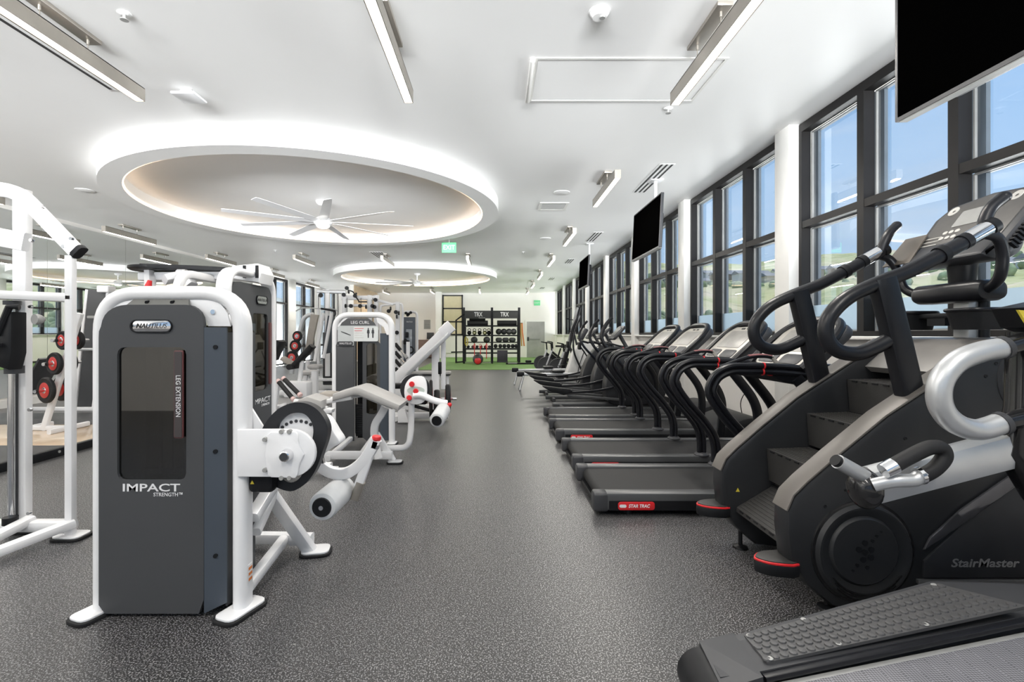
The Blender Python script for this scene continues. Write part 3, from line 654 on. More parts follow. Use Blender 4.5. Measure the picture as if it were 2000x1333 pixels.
dots = [(0, 0, .016), (-.028, .012, .016), (.0, .042, .016), (.03, .012, .016), (.028, -.024, .016), (-.008, -.034, .016), (.035, .052, .010), (.055, .075, .008), (.075, .095, .006), (-.035, -.06, .010), (-.055, -.085, .008), (.01, -.07, .012)]
for a, b, r in dots: obj('vent_hole', MB().cyl((cx_-.01+a*1.1, YN-.033, cz_+.01+b*1.1), (cx_-.01+a*1.1, YN-.029, cz_+.01+b*1.1), r, n=12), M_blk, w)
cx2, cz2 = Pn(2025, 742)
w2 = obj('upper_cover', MB().lathe((cx2, YN-.01, cz2), (0, 1, 0), [(0, .02), (.0, .19), (.006, .205), (.02, .21)], 40), M_plas, sc)
obj('cover_ring', MB().lathe((cx2, YN-.022, cz2), (0, 1, 0), [(.012, .12), (.0, .135), (.0, .18), (.02, .19)], 40), M_dk, w2)
m = MB()
for px, py in ((1945, 710), (1925, 735), (1768, 857), (1652, 958), (1612, 990), (1920, 1015), (1920, 1030)):
    a, b = Pn(px, py); m.lathe((a, YN-.002, b), (0, 1, 0), [(0, .003), (-.002, .008), (.004, .010)], 10)
obj('screws', m, M_blk, sc)['kind'] = 'stuff'
# lower panel, accent strips, lettering
lp = [Pn(*q) for q in ((1802, 1095), (1975, 925), (2040, 860), (2080, 1128), (1990, 1128), (1800, 1128))]
obj('lower_panel', MB().prism(lp, 'y', YN-.012, YN+.01, .006), M_plas, sc)
gs = [Pn(*q) for q in ((1800, 1072), (1812, 1048), (1870, 995), (1985, 915), (1990, 940), (1880, 1020))]
obj('gloss_strip', MB().prism(gs, 'y', YN-.018, YN-.004, .004), mat('dark_mirror_plastic', (.10, .10, .11), .08, .6), sc)
obj('base_trim', MB().rbox(2.16, 3.3, YN-.02, YN+.02, Pn(0, 1140)[1], Pn(0, 1131)[1], .003), M_rail, sc)
a, b = Pn(1918, 1099); text('lettering', 'StairMaster', .06, (a, YN-.0125, b), (1, 0, 0), (0, 0, 1), mat('grey_print', (.16, .16, .165), .4), sc, .35, .2, bold=.001)
# steps: nose positions (x, z)
noses = [(1.60, .300), (1.80, .690), (2.065, .925), (2.335, 1.150)]
backs = [(1.86, .455), (2.08, .700), (2.35, .935), (2.62, 1.155)]
y0, y1 = YN+.155, YFR
for i, ((nx, nzz), (bx, bz)) in enumerate(zip(noses, backs)):
    pr = [(nx, nzz), (bx, bz), (bx, bz-.02), (nx+.03, nzz-.03), (nx+.04, nzz-.20 if i else nzz-.04), (nx+.015, nzz-.21 if i else nzz-.04)]
    if i == 0: pr = [(nx, nzz), (bx, bz), (bx+.02, bz-.03), (nx+.02, nzz-.045), (nx-.002, nzz-.03)]
    s = obj('step', MB().prism(pr, 'y', y0+.006, y1-.006, .004), M_tread, sc)
    dx, dz = bx-nx, bz-nzz; L = math.hypot(dx, dz); m = MB()
    F = frame3((nx, 0, nzz), (dx, 0, dz), (0, 1, 0), (-dz, 0, dx))
    for k in range(11):
        q = .02+k*(L-.03)/11; m.box(q, q+.009, y0+.03, y1-.03, .0, .0035)
    obj('rib', xf(m, F), M_tread, s)
    for k in range(6):
        yy = y0+.06+k*.085; obj('nose_notch', MB().box(nx-.004, nx+.008, yy, yy+.045, nzz-.014, nzz-.004), M_blk, s, 0)
    if i: text('lettering', 'StairMaster', .045, (nx+.018, (y0+y1)/2, nzz-.12), (0, -1, 0), (0, 0, 1), M_blk, s, .22, .2, .003)
pz = MB().box(2.34, 2.38, y0, y1, .2, .94).box(2.06, 2.1, y0, y1, .1, .69).box(1.83, 1.9, y0, y1, .10, .45).box(2.6, 2.66, y0, y1, .3, 1.16)
obj('drive_well', pz.box(2.1, 3.38, y0, y1, .06, .2).box(3.2, 3.38, y0, y1, .2, 1.3), M_blk, sc, 0)
hd = [(2.66, 1.415), (2.80, 1.43), (3.35, 1.43), (3.42, 1.36), (3.40, 1.22), (2.78, 1.22), (2.60, 1.24), (2.50, 1.20), (2.46, 1.235)]
obj('hood', MB().prism(hd, 'y', YN+.02, YFR+.13, .01), M_hood, sc)
for fx_, fy_ in ((1.66, YFR+.06), (1.75, YN+.07)): obj('levelling_foot', MB().lathe((fx_, fy_, 0), (0, 0, 1), [(0, .05), (.012, .045), (.022, .014), (.2, .012)], 14), M_blk, sc)
obj('rear_foot', MB().box(3.1, 3.3, YN+.02, YN+.12, 0, .11).box(3.1, 3.3, YFR+.02, YFR+.12, 0, .11), M_blk, sc)
for y in (YN, YFR):      # mounting footrests with a red edge
    yy = y+.03; zt = .272 if y == YN else .30
    o_ = sp2([(1.56, yy-.035), (1.44, yy-.03), (1.375, yy+.02), (1.375, yy+.06), (1.44, yy+.115), (1.58, yy+.12)], 3)
    f = obj('footrest', MB().prism(o_, 'z', zt-.075, zt-.012, .01), M_blk, sc)
    obj('red_edge', MB().prism(o_, 'z', zt-.014, zt-.003, .003), M_red, f)
    i_ = [(1.475+(a-1.475)*.93, yy+.04+(b-yy-.04)*.88) for a, b in o_]
    obj('grip_mat', MB().prism(i_, 'z', zt-.004, zt+.003, .002), M_tread, f)
# warning triangle
a, b = 1.60, .42
obj('warning_sticker', MB().prism([(1.60, .40), (1.625, .40), (1.6125, .425)], 'y', YFR-.004, YFR), M_yel, sc, 0)
# handrails
HY = {0: YN+.09, 1: YFR+.07}
for s in (0, 1):
    y = HY[s]; yc = 2.95
    lp_ = spline([(2.52, y, 1.955), (2.36, y, 1.868), (2.20, y, 1.785), (2.02, y, 1.715), (1.87, y, 1.64), (1.775, y, 1.54), (1.76, y, 1.44), (1.815, y, 1.365), (1.92, y, 1.345), (2.02, y, 1.38), (2.105, y, 1.425)], 6)
    r = obj('handrail', MB().tube(lp_, .0385, 14), M_tube, sc)
    d = Vector((.87, 0, .49)).normalized()
    p0 = Vector((2.36, y, 1.868))
    for q, rr in ((.0, .046), (.14, .043), (.30, .046)): obj('collar', MB().cyl(p0+d*q, p0+d*(q+.035), rr), M_blk, r)
    obj('pulse_sensor', MB().cyl(p0+d*.17, p0+d*.30, .0405), M_chr, r)
    inn = (yc-y)/abs(yc-y)
    obj('forward_grip', MB().tube(spline([(2.52, y, 1.955), (2.60, y+.01*inn, 1.99), (2.625, y+.02*inn, 2.06), (2.66, y+.02*inn, 2.13), (2.72, y+.01*inn, 2.185)], 6), .030, 12, scales=None).sph((2.72, y+.01*inn, 2.185), .031, 12), M_tube, r)
    obj('return_tube', MB().tube(spline([(2.58, y, 1.985), (2.67, y, 1.965), (2.72, y+.02*inn, 1.88), (2.735, y+.05*inn, 1.76), (2.76, y+.14*inn, 1.705), (2.80, y+.26*inn, 1.70)], 6), .027, 12), M_tube, r)
    u = obj('upright', MB().bar([(2.235, y, 1.0), (2.145, y, 1.38), (2.055, y, 1.745)], .085, .12, r=.25), M_tube, sc)
    obj('upright_boot', MB().rbox(2.13, 2.36, y-.062, y+.062, .955, 1.03, .02).rot((2.24, y, 1.0), 'Y', R(-37)), M_cap, u)
    for q in (0, 1): obj('bolt', MB().cyl((2.212+.052*q, y-.05, 1.075+.03*q), (2.212+.052*q, y-.04, 1.075+.03*q), .009, n=10), M_dk, u)
# console
F = frame3((2.735, 2.66, 1.94), (0, 1, 0), (.27, 0, .35), (-.35, 0, .27))
c = obj('console', xf(MB().prism([(-.02, .0), (.58, .0), (.60, .34), (.54, .44), (.29, .475), (.04, .44), (-.04, .34)], 'z', -.085, .0, .02), F), M_dk, sc)
obj('face_plate', xf(MB().prism([(.02, .02), (.54, .02), (.555, .34), (.51, .415), (.29, .445), (.07, .415), (.005, .34)], 'z', -.002, .006, .003), F), mat('console_face_grey', (.085, .08, .075), .35, var=.1, scale=14), c)
obj('screen', xf(MB().prism(rrect(.19, .40, .22, .35, .01, 2), 'z', .004, .009), F), mat('grey_lcd', (.30, .30, .29), .25), c)
for k in range(3):
    for j in range(2): obj('button', xf(MB().prism(circ(.33+.04*k, .135+.045*j, .016, 12, .013), 'z', .005, .010), F), M_key, c)
for k in range(2): obj('fan_vent', xf(MB().lathe((.10+.38*k, .375, .004), (0, 0, 1), [(0, .035), (.005, .035), (.006, .028), (.002, .01)], 14), F), M_key, c)
for k in range(4): obj('label_line', xf(MB().box(.42, .56, .06+.03*k, .066+.03*k, .005, .008), F), M_key, c)
obj('book_ledge', xf(MB().prism([(.50, -.05), (.72, -.05), (.70, .19), (.53, .19)], 'z', .015, .025, .003), F), mat('console_side_sheet', (.10, .085, .07), .4), c)
m = MB()
for k in range(16): m.box(-.052, -.03, .02+k*.025, .032+k*.025, -.07, -.02)
obj('side_vent', xf(m, F), M_blk, c, 0)
obj('console_chin', MB().prism(sp2([(2.70, 1.93), (2.86, 2.07), (2.93, 2.0), (2.90, 1.90), (2.80, 1.86), (2.68, 1.885)], 4), 'y', 2.68, 3.22, .03), M_dk, c)
obj('neck', MB().cyl((2.83, 2.95, 1.68), (2.83, 2.95, 1.90), .055, .075), M_blk, sc)
obj('cross_housing', MB().prism(rrect(2.70, 2.88, 1.64, 1.76, .05, 5), 'y', 2.72, 3.18, .03), M_tube, sc)
ms = obj('mast', MB().bar([(2.86, 2.95, 1.42), (2.86, 2.95, 1.68)], .11, .09, (0, 1, 0)), M_sil, sc)
obj('mast_tube', MB().cyl((2.90, 2.89, 1.42), (2.90, 2.89, 1.70), .028), M_tube, sc)
for s_, (ya, yb) in ((0, (2.62, 2.82)), (1, (3.05, 3.24))):
    xa, xb = (2.58, 2.80)
    tr = obj('accessory_tray', MB().loops([[(2.69+(a-2.69)*.82, (ya+yb)/2+(b-(ya+yb)/2)*.8, 1.475) for a, b in rrect(xa, xb, ya, yb, .05, 4)], [(a, b, 1.58) for a, b in rrect(xa, xb, ya, yb, .05, 4)]]), M_blk, sc)
    obj('tray_lip', MB().tube([(a, b, 1.585) for a, b in rrect(xa, xb, ya, yb, .05, 4)], .011, 8, True), M_tube, tr)
obj('tray_bar', MB().bar([(2.68, 2.75, 1.56), (2.68, 3.1, 1.56)], .03, .05, (0, 0, 1)).box(2.66, 2.86, 2.88, 3.0, 1.50, 1.55), M_blk, sc)

# ------------------------------------------------------------------ foreground sled treadmill (lower right)
ft = thing('sled_treadmill', 'inclined sled treadmill with studded rail and silver push bars, before the stair climber', 'treadmill', (1.9, 1.7, 0))
A, B, C2, D2 = V(.95, 1.925, .255), V(1.90, 2.13, .366), V(.925, 1.725, .250), V(2.10, 1.855, .392)
def quadslab(m, q, th):
    return m.loops([[tuple(p) for p in q], [tuple(Vector(p)-V(0, 0, th)) for p in q]])
E_, G_ = V(2.95, 2.25, .28), V(3.0, 1.96, .42)
obj('foot_rail', quadslab(MB(), [V(.80, 1.888, .245), A, B, V(2.05, 2.165, .35), E_, G_, D2, C2, V(.79, 1.71, .243)], .10), M_rail if 0 else M_dk, ft, 0)
obj('end_cap', quadslab(MB(), [V(.775, 1.66, .235), V(.795, 1.90, .25), V(.945, 1.935, .262), V(.93, 1.69, .258)], .20), M_dk, ft, 0)
obj('cap_nose', MB().cyl((.78, 1.67, .14), (.80, 1.885, .145), .095, n=20), M_blk, ft)
in_ = lambda s, t: (A+(B-A)*s)*(1-t)+(C2+(D2-C2)*s)*t
pad_q = [in_(.03, .10), in_(.98, .08), in_(.99, .88), in_(.045, .88)]
pd = obj('stud_mat', quadslab(MB(), [p+V(0, 0, .008) for p in pad_q], .012), mat('grey_stud_rubber', (.066, .066, .068), .5, bump=.1, bscale=150), ft, 0)
ns = 0
for i in range(30):
    for j in range(5):
        s_ = .05+(i+.5*(j % 2))*.0315; t_ = .18+j*.155
        if s_ > .975: continue
        p = in_(s_, t_)+V(0, 0, .008); ns += 1
        obj('stud', MB().lathe(p, (-.11, 0, 1), [(0, .0155), (.005, .0135), (.006, .008)], 9), MATS['grey_stud_rubber'], pd)
for s_, t_ in ((.045, .16), (.30, .12), (.30, .83), (.62, .83), (.95, .13), (.06, .83)):
    obj('screw', MB().lathe(in_(s_, t_)+V(0, 0, .012), (-.11, 0, 1), [(0, .011), (.002, .009), (.001, .003)], 10), M_bead, pd)
obj('inner_channel', MB().bar([C2+V(.02, -.012, -.012), D2+V(0, -.012, -.012), G_+V(0, -.012, -.012)], .03, .02, (0, 1, 0)), M_tube, ft)
obj('deck_edge', MB().bar([V(.93, 1.69, .215), V(2.1, 1.82, .345), V(3.0, 1.925, .40)], .022, .012, (0, 1, 0)), M_bead, ft)
def beltmat():
    m = mat('ribbed_grey_belt', (.20, .20, .215), .5, var=.05); t = m.node_tree; b = t.nodes['Principled BSDF']
    wv = N(t, 'ShaderNodeTexChecker'); wv.inputs['Scale'].default_value = 150; wv.inputs[1].default_value = (.24, .24, .26, 1); wv.inputs[2].default_value = (.085, .085, .095, 1)
    tcn = N(t, 'ShaderNodeTexCoord'); mp = N(t, 'ShaderNodeMapping'); mp.inputs['Rotation'].default_value = (0, 0, .9); t.links.new(tcn.outputs['Object'], mp.inputs[0]); t.links.new(mp.outputs[0], wv.inputs[0]); t.links.new(wv.outputs[0], b.inputs['Base Color'])
    return m
obj('running_belt', quadslab(MB(), [V(.95, 1.685, .222), V(2.1, 1.81, .350), V(3.0, 1.91, .40), V(3.0, 1.15, .40), V(2.1, 1.15, .350), V(.95, 1.15, .222)], .03), beltmat(), ft, 0)
obj('near_rail', quadslab(MB(), [V(.80, 1.14, .245), V(3.0, 1.14, .44), V(3.0, .95, .44), V(.80, .95, .245)], .10), M_dk, ft, 0)
obj('deck_frame', MB().box(.95, 3.0, 1.0, 1.9, .03, .12).box(2.6, 3.1, .98, 2.2, .1, .2), M_blk, ft, 0)
obj('leveller', MB().cyl((1.0, 1.8, 0), (1.0, 1.8, .16), .02, n=10).cyl((1.0, 1.05, 0), (1.0, 1.05, .16), .02, n=10).cyl((2.9, 2.1, 0), (2.9, 2.1, .12), .03, n=10).cyl((2.9, 1.05, 0), (2.9, 1.05, .12), .03, n=10), M_blk, ft)
# push arm and handles
Ya = 2.02
def Pa(px, py, Y=Ya): X, Yy, Z = at(px, py, Y); return (X, Yy, Z)
am = obj('push_arm', MB().bar([Pa(1700, 948), Pa(1990, 872), Pa(2110, 842)], .11, .155, (0, 1, 0), .42), M_sil, ft)
obj('arm_cap', MB().sph(Pa(1689, 955, Ya-.02), .082, 20, (.72, .9, 1)), M_gl, am)
obj('peg', MB().cyl(Pa(1636, 902, Ya-.06), Pa(1722, 950, Ya-.02), .029), M_sil, am)
obj('peg_end', MB().cyl(Pa(1631, 899, Ya-.062), Pa(1637, 903, Ya-.06), .024), M_blk, am)
obj('loop_tube', MB().tube(spline([Pa(1705, 948, Ya-.08), Pa(1745, 940, Ya-.11), Pa(1785, 938, Ya-.12), Pa(1803, 925, Ya-.12)], 5), .026, 12), M_sil, am)
g_ = obj('foam_grip', MB().tube(spline([Pa(1798, 932, Ya-.12), Pa(1826, 916, Ya-.12), Pa(1844, 893, Ya-.12), Pa(1838, 876, Ya-.12), Pa(1815, 875, Ya-.12), Pa(1780, 891, Ya-.12), Pa(1740, 913, Ya-.12)], 6), .028, 14), M_rub, am)
obj('grip_cap', MB().cyl(Pa(1746, 910, Ya-.12), Pa(1725, 921, Ya-.12), .031, .028), M_chr, g_)
obj('grip_collar', MB().cyl(Pa(1792, 931, Ya-.12), Pa(1799, 929, Ya-.12), .034), M_chr, g_)
Yb = 1.95
lpp = spline([Pa(1962, 679, Yb), Pa(1915, 688, Yb), Pa(1868, 708, Yb), Pa(1838, 745, Yb), Pa(1836, 790, Yb), Pa(1862, 825, Yb), Pa(1908, 840, Yb), Pa(1958, 826, Yb)], 7)
lo = obj('loop_handle', MB().tube(lpp, .042, 16), M_sil, ft)
for (a, b) in (((1955, 680), (2060, 650)), ((1952, 828), (2060, 800))):
    obj('sleeve', MB().cyl(Pa(*a, Yb), Pa(*b, Yb), .036), M_gl, lo)
    obj('sleeve_collar', MB().cyl(Pa(a[0]-2, a[1]+1, Yb), Pa(a[0]+8, a[1]-2, Yb), .046), M_dk, lo)
obj('post', MB().bar([Pa(2010, 650, 2.0), Pa(2005, 800, 2.0), Pa(1985, 880, 2.0), Pa(2035, 960, 2.0), (2.7, 2.05, .30)], .09, .13, (0, 1, 0)), M_gl, ft)
obj('side_console', MB().prism([Pa(1980, 602, 2.0)[::2], Pa(2060, 585, 2.0)[::2], Pa(2060, 660, 2.0)[::2], Pa(2000, 640, 2.0)[::2]], 'y', 1.9, 2.1, .01), M_blk, ft)
obj('console_accent', MB().prism([Pa(1984, 606, 1.9)[::2], Pa(2050, 612, 1.9)[::2], Pa(2050, 640, 1.9)[::2], Pa(2001, 634, 1.9)[::2]], 'y', 1.89, 1.90), M_yel, ft)

# ------------------------------------------------------------------ elliptical trainers
def elliptical(X0, Y0):
    t = thing('elliptical_trainer', '', 'elliptical', (X0, Y0, 0), group='elliptical trainers')
    P = lambda x, y, z: (X0+x, Y0+y, z)
    obj('base_frame', MB().bar([P(.25, .35, .07), P(2.5, .35, .07)], .12, .08).bar([P(.4, .02, .05), P(.4, .68, .05)], .07, .06, (0, 0, 1)).bar([P(2.4, .02, .05), P(2.4, .68, .05)], .07, .06, (0, 0, 1)), M_rail, t)
    body = sp2([(X0+1.35, .12), (X0+1.25, .45), (X0+1.38, .85), (X0+1.62, 1.13), (X0+1.95, 1.20), (X0+2.25, 1.02), (X0+2.42, .65), (X0+2.36, .2), (X0+1.9, .08)], 5)
    b = obj('drive_housing', MB().prism(body, 'y', Y0+.16, Y0+.54, .05), M_plas, t)
    obj('housing_disc', MB().lathe(P(1.86, .15, .60), (0, 1, 0), [(0, .02), (0, .36), (.012, .39), (.03, .40)], 40), M_blk, b)
    text('lettering', 'CYBEX', .09, P(1.75, .145, .95), (1, 0, 0), (0, 0, 1), mat('light_print', (.35, .36, .37), .4), b, .3)
    for s, (y, dz, dx) in enumerate(((.0, .0, 0), (.58, .06, -.12))):
        pl_ = [(X0+dx+.02, .46+dz), (X0+dx+.32, .43+dz), (X0+dx+.58, .39+dz), (X0+dx+.60, .34+dz), (X0+dx+.42, .30+dz), (X0+dx+.15, .38+dz)]
        p = obj('pedal', MB().prism(pl_, 'y', Y0+y, Y0+y+.15, .01), M_blk, t)
        obj('footplate', MB().bar([P(dx+.03, y+.075, .465+dz), P(dx+.56, y+.075, .40+dz)], .14, .012), M_rub, p)
        obj('pedal_arm', MB().bar(spline([P(dx+.45, y+.075, .34+dz), P(dx+.9, y+.075, .36+dz), P(dx+1.2, y+.075, .40+dz), P(dx+1.5, y+.075, .48+dz)], 5), .04, .045), M_tube, p)
        obj('lower_arm', MB().bar([P(dx+.5, y+.075, .28), P(dx+1.6, y+.075, .20)], .05, .05), M_rail, p)
        x1 = 1.0-.2*s
        obj('swing_handle', MB().tube(spline([P(1.80+.08*s, y+.075, .50), P(1.55+.08*s, y+.075, .85), P(1.28+.1*s, y+.09, 1.15), P(1.17+.1*s, y+.12, 1.40), P(1.25+.1*s, y+.12, 1.62), P(1.36+.1*s, y+.1, 1.76)], 6), .027, 10), M_tube, t)
    obj('mast', MB().bar([P(1.75, .35, 1.1), P(1.55, .35, 1.45)], .09, .06), M_rail, t)
    F = frame3(P(1.38, .12, 1.36), (0, 1, 0), (.30, 0, .34), (-.34, 0, .30))
    c = obj('console', xf(MB().prism(rrect(0, .46, 0, .34, .06, 4), 'z', -.05, 0, .015), F), M_dk, t)
    obj('display', xf(MB().prism(rrect(.06, .40, .06, .29, .02, 3), 'z', -.004, .006, .002), F), M_plas, c)
    obj('fixed_grip', MB().tube(spline([P(1.50, .0, 1.22), P(1.28, .02, 1.28), P(1.25, .2, 1.3), P(1.25, .5, 1.3), P(1.28, .68, 1.28), P(1.50, .70, 1.22)], 5), .014, 8), M_tube, t)
    return t
el = elliptical(.86, 9.15); el['label'] = 'black elliptical trainer with round drive cover, next to the farthest treadmill'
dup(el, (.84, 10.25, 0), label='middle one of the three black elliptical trainers')
dup(el, (.80, 11.35, 0), label='black elliptical trainer beside the rowing machines')
# ------------------------------------------------------------------ rowing machines
def rower(X0, Y0):
    t = thing('rowing_machine', '', 'rowing machine', (X0, Y0, 0), group='rowing machines'); P = lambda x, y, z: (X0+x, Y0+y, z)
    obj('monorail', MB().bar([P(0, 0, .40), P(1.7, 0, .42)], .06, .07), M_sil, t)
    obj('rail_stop', MB().rbox(X0-.05, X0+.14, Y0-.05, Y0+.05, .35, .47, .02), M_blk, t)
    for s in (-.22, .22): obj('leg', MB().tube([P(.12, s*.3, .37), P(.02, s, .03)], .022, 8).sph(P(.02, s, .025), .028, 8), M_sil, t)
    obj('seat', MB().rbox(X0+.85, X0+1.15, Y0-.15, Y0+.15, .46, .52, .03), M_blk, t)
    for s in (-.16, .16): obj('footboard', MB().bar([P(1.55, s, .16), P(1.72, s, .42)], .12, .02), M_blk, t)
    fw_ = obj('flywheel', MB().lathe(P(2.05, -.09, .40), (0, 1, 0), [(0, .05), (0, .26), (.03, .29), (.15, .29), (.18, .26), (.18, .05)], 32), M_dk, t)
    obj('guard_ring', MB().lathe(P(2.05, -.095, .40), (0, 1, 0), [(0, .17), (-.008, .18), (0, .19)], 32), M_sil, fw_)
    obj('front_legs', MB().bar([P(1.8, 0, .38), P(2.35, 0, .06)], .06, .06).bar([P(2.35, -.3, .04), P(2.35, .3, .04)], .06, .05, (0, 0, 1)), M_sil, t)
    obj('monitor_arm', MB().tube(spline([P(1.9, 0, .62), P(1.75, 0, .9), P(1.6, 0, 1.12)], 4), .018, 8), M_blk, t)
    obj('monitor', MB().rbox(X0+1.54, X0+1.60, Y0-.12, Y0+.12, 1.05, 1.24, .01), M_blk, t)
    obj('handle', MB().cyl(P(1.68, -.25, .60), P(1.68, .25, .60), .016), M_blk, t)
    return t
rw = rower(.60, 12.6); rw['label'] = 'nearer silver railed rowing machine past the elliptical trainers'
dup(rw, (.52, 14.1, 0), label='farther silver railed rowing machine before the exercise bikes')
# ------------------------------------------------------------------ exercise bikes
def bike(X0, Y0):
    t = thing('exercise_bike', '', 'exercise bike', (X0, Y0, 0), group='exercise bikes'); P = lambda x, y, z: (X0+x, Y0+y, z)
    obj('base', MB().bar([P(0, -.28, .05), P(0, .28, .05)], .06, .06, (0, 0, 1)).bar([P(1.1, -.28, .05), P(1.1, .28, .05)], .06, .06, (0, 0, 1)).bar([P(0, 0, .07), P(1.1, 0, .07)], .05, .06), M_rail, t)
    w = obj('fan_wheel', MB().lathe(P(.05, -.06, .33), (0, 1, 0), [(0, .03), (0, .27), (.02, .30), (.10, .30), (.12, .27), (.12, .03)], 32), M_blk, t)
    obj('wheel_rim', MB().lathe(P(.05, -.075, .33), (0, 1, 0), [(.01, .285), (0, .30), (.15, .30), (.14, .285)], 32), M_rail, w)
    obj('fork', MB().bar([P(.05, -.09, .33), P(.25, -.06, .85)], .02, .05).bar([P(.05, .09, .33), P(.25, .06, .85)], .02, .05), M_sil, t)
    obj('main_frame', MB().bar([P(.22, 0, .72), P(.62, 0, .40), P(.95, 0, .12)], .06, .09).bar([P(.62, 0, .40), P(.78, 0, .90)], .05, .06), M_blk, t)
    obj('handlebar', MB().tube(spline([P(.05, -.24, 1.15), P(.20, -.22, 1.12), P(.24, 0, 1.08), P(.20, .22, 1.12), P(.05, .24, 1.15)], 5), .018, 8).bar([P(.25, 0, .85), P(.23, 0, 1.1)], .04, .05), M_blk, t)
    s = obj('saddle', MB().prism(sp2([(X0+.58, Y0), (X0+.70, Y0+.04), (X0+.86, Y0+.12), (X0+.90, Y0), (X0+.86, Y0-.12), (X0+.70, Y0-.04)], 4), 'z', .95, 1.02, .02), M_rub, t)
    obj('saddle_post', MB().cyl(P(.78, 0, .86), P(.80, 0, .96), .02), M_chr, s)
    cr_ = obj('crank', MB().cyl(P(.60, -.12, .35), P(.60, .12, .35), .03).lathe(P(.60, -.07, .35), (0, 1, 0), [(0, .11), (.012, .11)], 24).bar([P(.60, -.12, .35), P(.50, -.12, .22)], .02, .03).bar([P(.60, .12, .35), P(.70, .12, .48)], .02, .03), M_dk, t)
    for s_, x, z in ((-.17, .50, .22), (.17, .70, .48)): obj('pedal', MB().rbox(X0+x-.05, X0+x+.05, Y0+s_-.05, Y0+s_+.05, z-.015, z+.015, .008), M_blk, cr_)
    return t
bk = bike(1.78, 17.6); bk['label'] = 'nearest black spin bike with fan wheel towards the aisle, beside the turf'
dup(bk, (1.72, 18.7, 0), label='spin bike just behind the nearest spin bike')
dup(bk, (2.05, 16.4, 0), label='spin bike before the tall climber, nearest the rowing machines')
dup(bk, (2.1, 20.0, 0), label='farthest spin bike, standing on the turf edge')
# climber
cm = thing('vertical_climber', 'tall leaning black climbing machine among the bikes by the far windows', 'climber', (2.4, 15.3, 0))
obj('column', MB().bar([(2.05, 15.3, .15), (2.62, 15.3, 2.30)], .16, .13), M_blk, cm)
obj('column_face', MB().bar([(2.20, 15.22, .9), (2.57, 15.22, 2.28)], .02, .06), M_bead, cm)
for s in (-.2, .2):
    obj('hand_lever', MB().tube([(2.42, 15.3, 1.7+s), (2.38, 15.3+s*1.3, 1.72+s), (2.24, 15.3+s*1.3, 1.76+s)], .018, 8), M_blk, cm)
    obj('foot_lever', MB().bar([(2.18, 15.3, .6+s*.5), (1.98, 15.3+s, .56+s*.5)], .1, .03), M_blk, cm)
obj('base', MB().bar([(1.9, 14.95, .04), (1.9, 15.65, .04)], .08, .06, (0, 0, 1)).bar([(1.9, 15.3, .05), (2.9, 15.3, .05)], .08, .06).bar([(2.9, 14.95, .04), (2.9, 15.65, .04)], .08, .06, (0, 0, 1)).bar([(2.85, 15.3, .06), (2.45, 15.3, 1.5)], .06, .06), M_dk, cm)
# upright stepper with white shroud
ws = thing('recumbent_stepper', 'white shrouded stepper machine between the rowing machines and the climber', 'stepper', (2.5, 13.35, 0))
sh_ = sp2([(1.95, .12), (2.02, .7), (2.18, 1.08), (2.5, 1.22), (2.85, .95), (3.0, .4), (2.9, .1)], 4)
obj('shroud', MB().prism(sh_, 'y', 13.15, 13.55, .05), mat('off_white_shroud', (.62, .62, .60), .4, var=.05), ws)
obj('seam', MB().bar(spline([(2.18, 13.14, .15), (2.26, 13.14, .6), (2.4, 13.14, 1.0)], 4), .012, .02), M_dk, ws)
obj('console', MB().rbox(2.3, 2.42, 13.12, 13.58, 1.28, 1.62, .03).rot((2.36, 13.35, 1.4), 'Y', R(28)), M_dk, ws)
for s in (-.28, .28):
    obj('arm', MB().tube(spline([(2.3, 13.35+s, .5), (2.1, 13.35+s, 1.0), (2.12, 13.35+s, 1.5), (2.3, 13.35+s, 1.95)], 5), .025, 8), M_tube, ws)
    obj('foot_plate', MB().rbox(1.6, 1.95, 13.27+s, 13.43+s, .28, .34, .02), M_blk, ws)
    obj('link', MB().bar([(1.9, 13.35+s, .3), (2.4, 13.35+s*.6, .35)], .05, .05), M_rail, ws)
obj('base', MB().box(1.75, 3.05, 13.1, 13.6, .0, .12), M_blk, ws, 0)
# ================================================================== WEIGHT MACHINES, LEFT SIDE
def foot(parent, x, y, dx, dy, rot=0, name='foot_plate', h=.018):
    i = MB().prism(rrect(x-dx/2, x+dx/2, y-dy/2, y+dy/2, min(dx, dy)*.3, 3), 'z', 0, h, .004)
    if rot: i.rot((x, y, 0), 'Z', rot)
    p = obj('rubber_foot', i, M_rub, parent)
    j = MB().prism(rrect(x-dx/2+.012, x+dx/2-.012, y-dy/2+.012, y+dy/2-.012, min(dx, dy)*.25, 3), 'z', h, h+.012, .003)
    if rot: j.rot((x, y, 0), 'Z', rot)
    obj(name, j, M_white, p); return p
def stack(parent, x, y, z0, n, w=.22, d=.12, pitch=.028):
    for k in range(n):
        p = obj('weight_plate', MB().box(x-w/2, x+w/2, y-d/2, y+d/2, z0+k*pitch, z0+k*pitch+pitch-.004), M_blk, parent, 0)
    for s in (-.07, .07): obj('guide_rod', MB().cyl((x+s, y, .08), (x+s, y, 1.58), .011, n=10), M_chr, parent)
def arch(m, w, h, y, a=.11, b=.075, r=.20, axis='x', x0=0):
    i = b/2
    pts = fillet([(x0+i, y, .02), (x0+i, y, h-i), (x0+w-i, y, h-i), (x0+w-i, y, .02)], r, 10)
    return m.sweep(pts, rrect(-a/2, a/2, -b/2, b/2, .034, 3), (0, 1, 0))
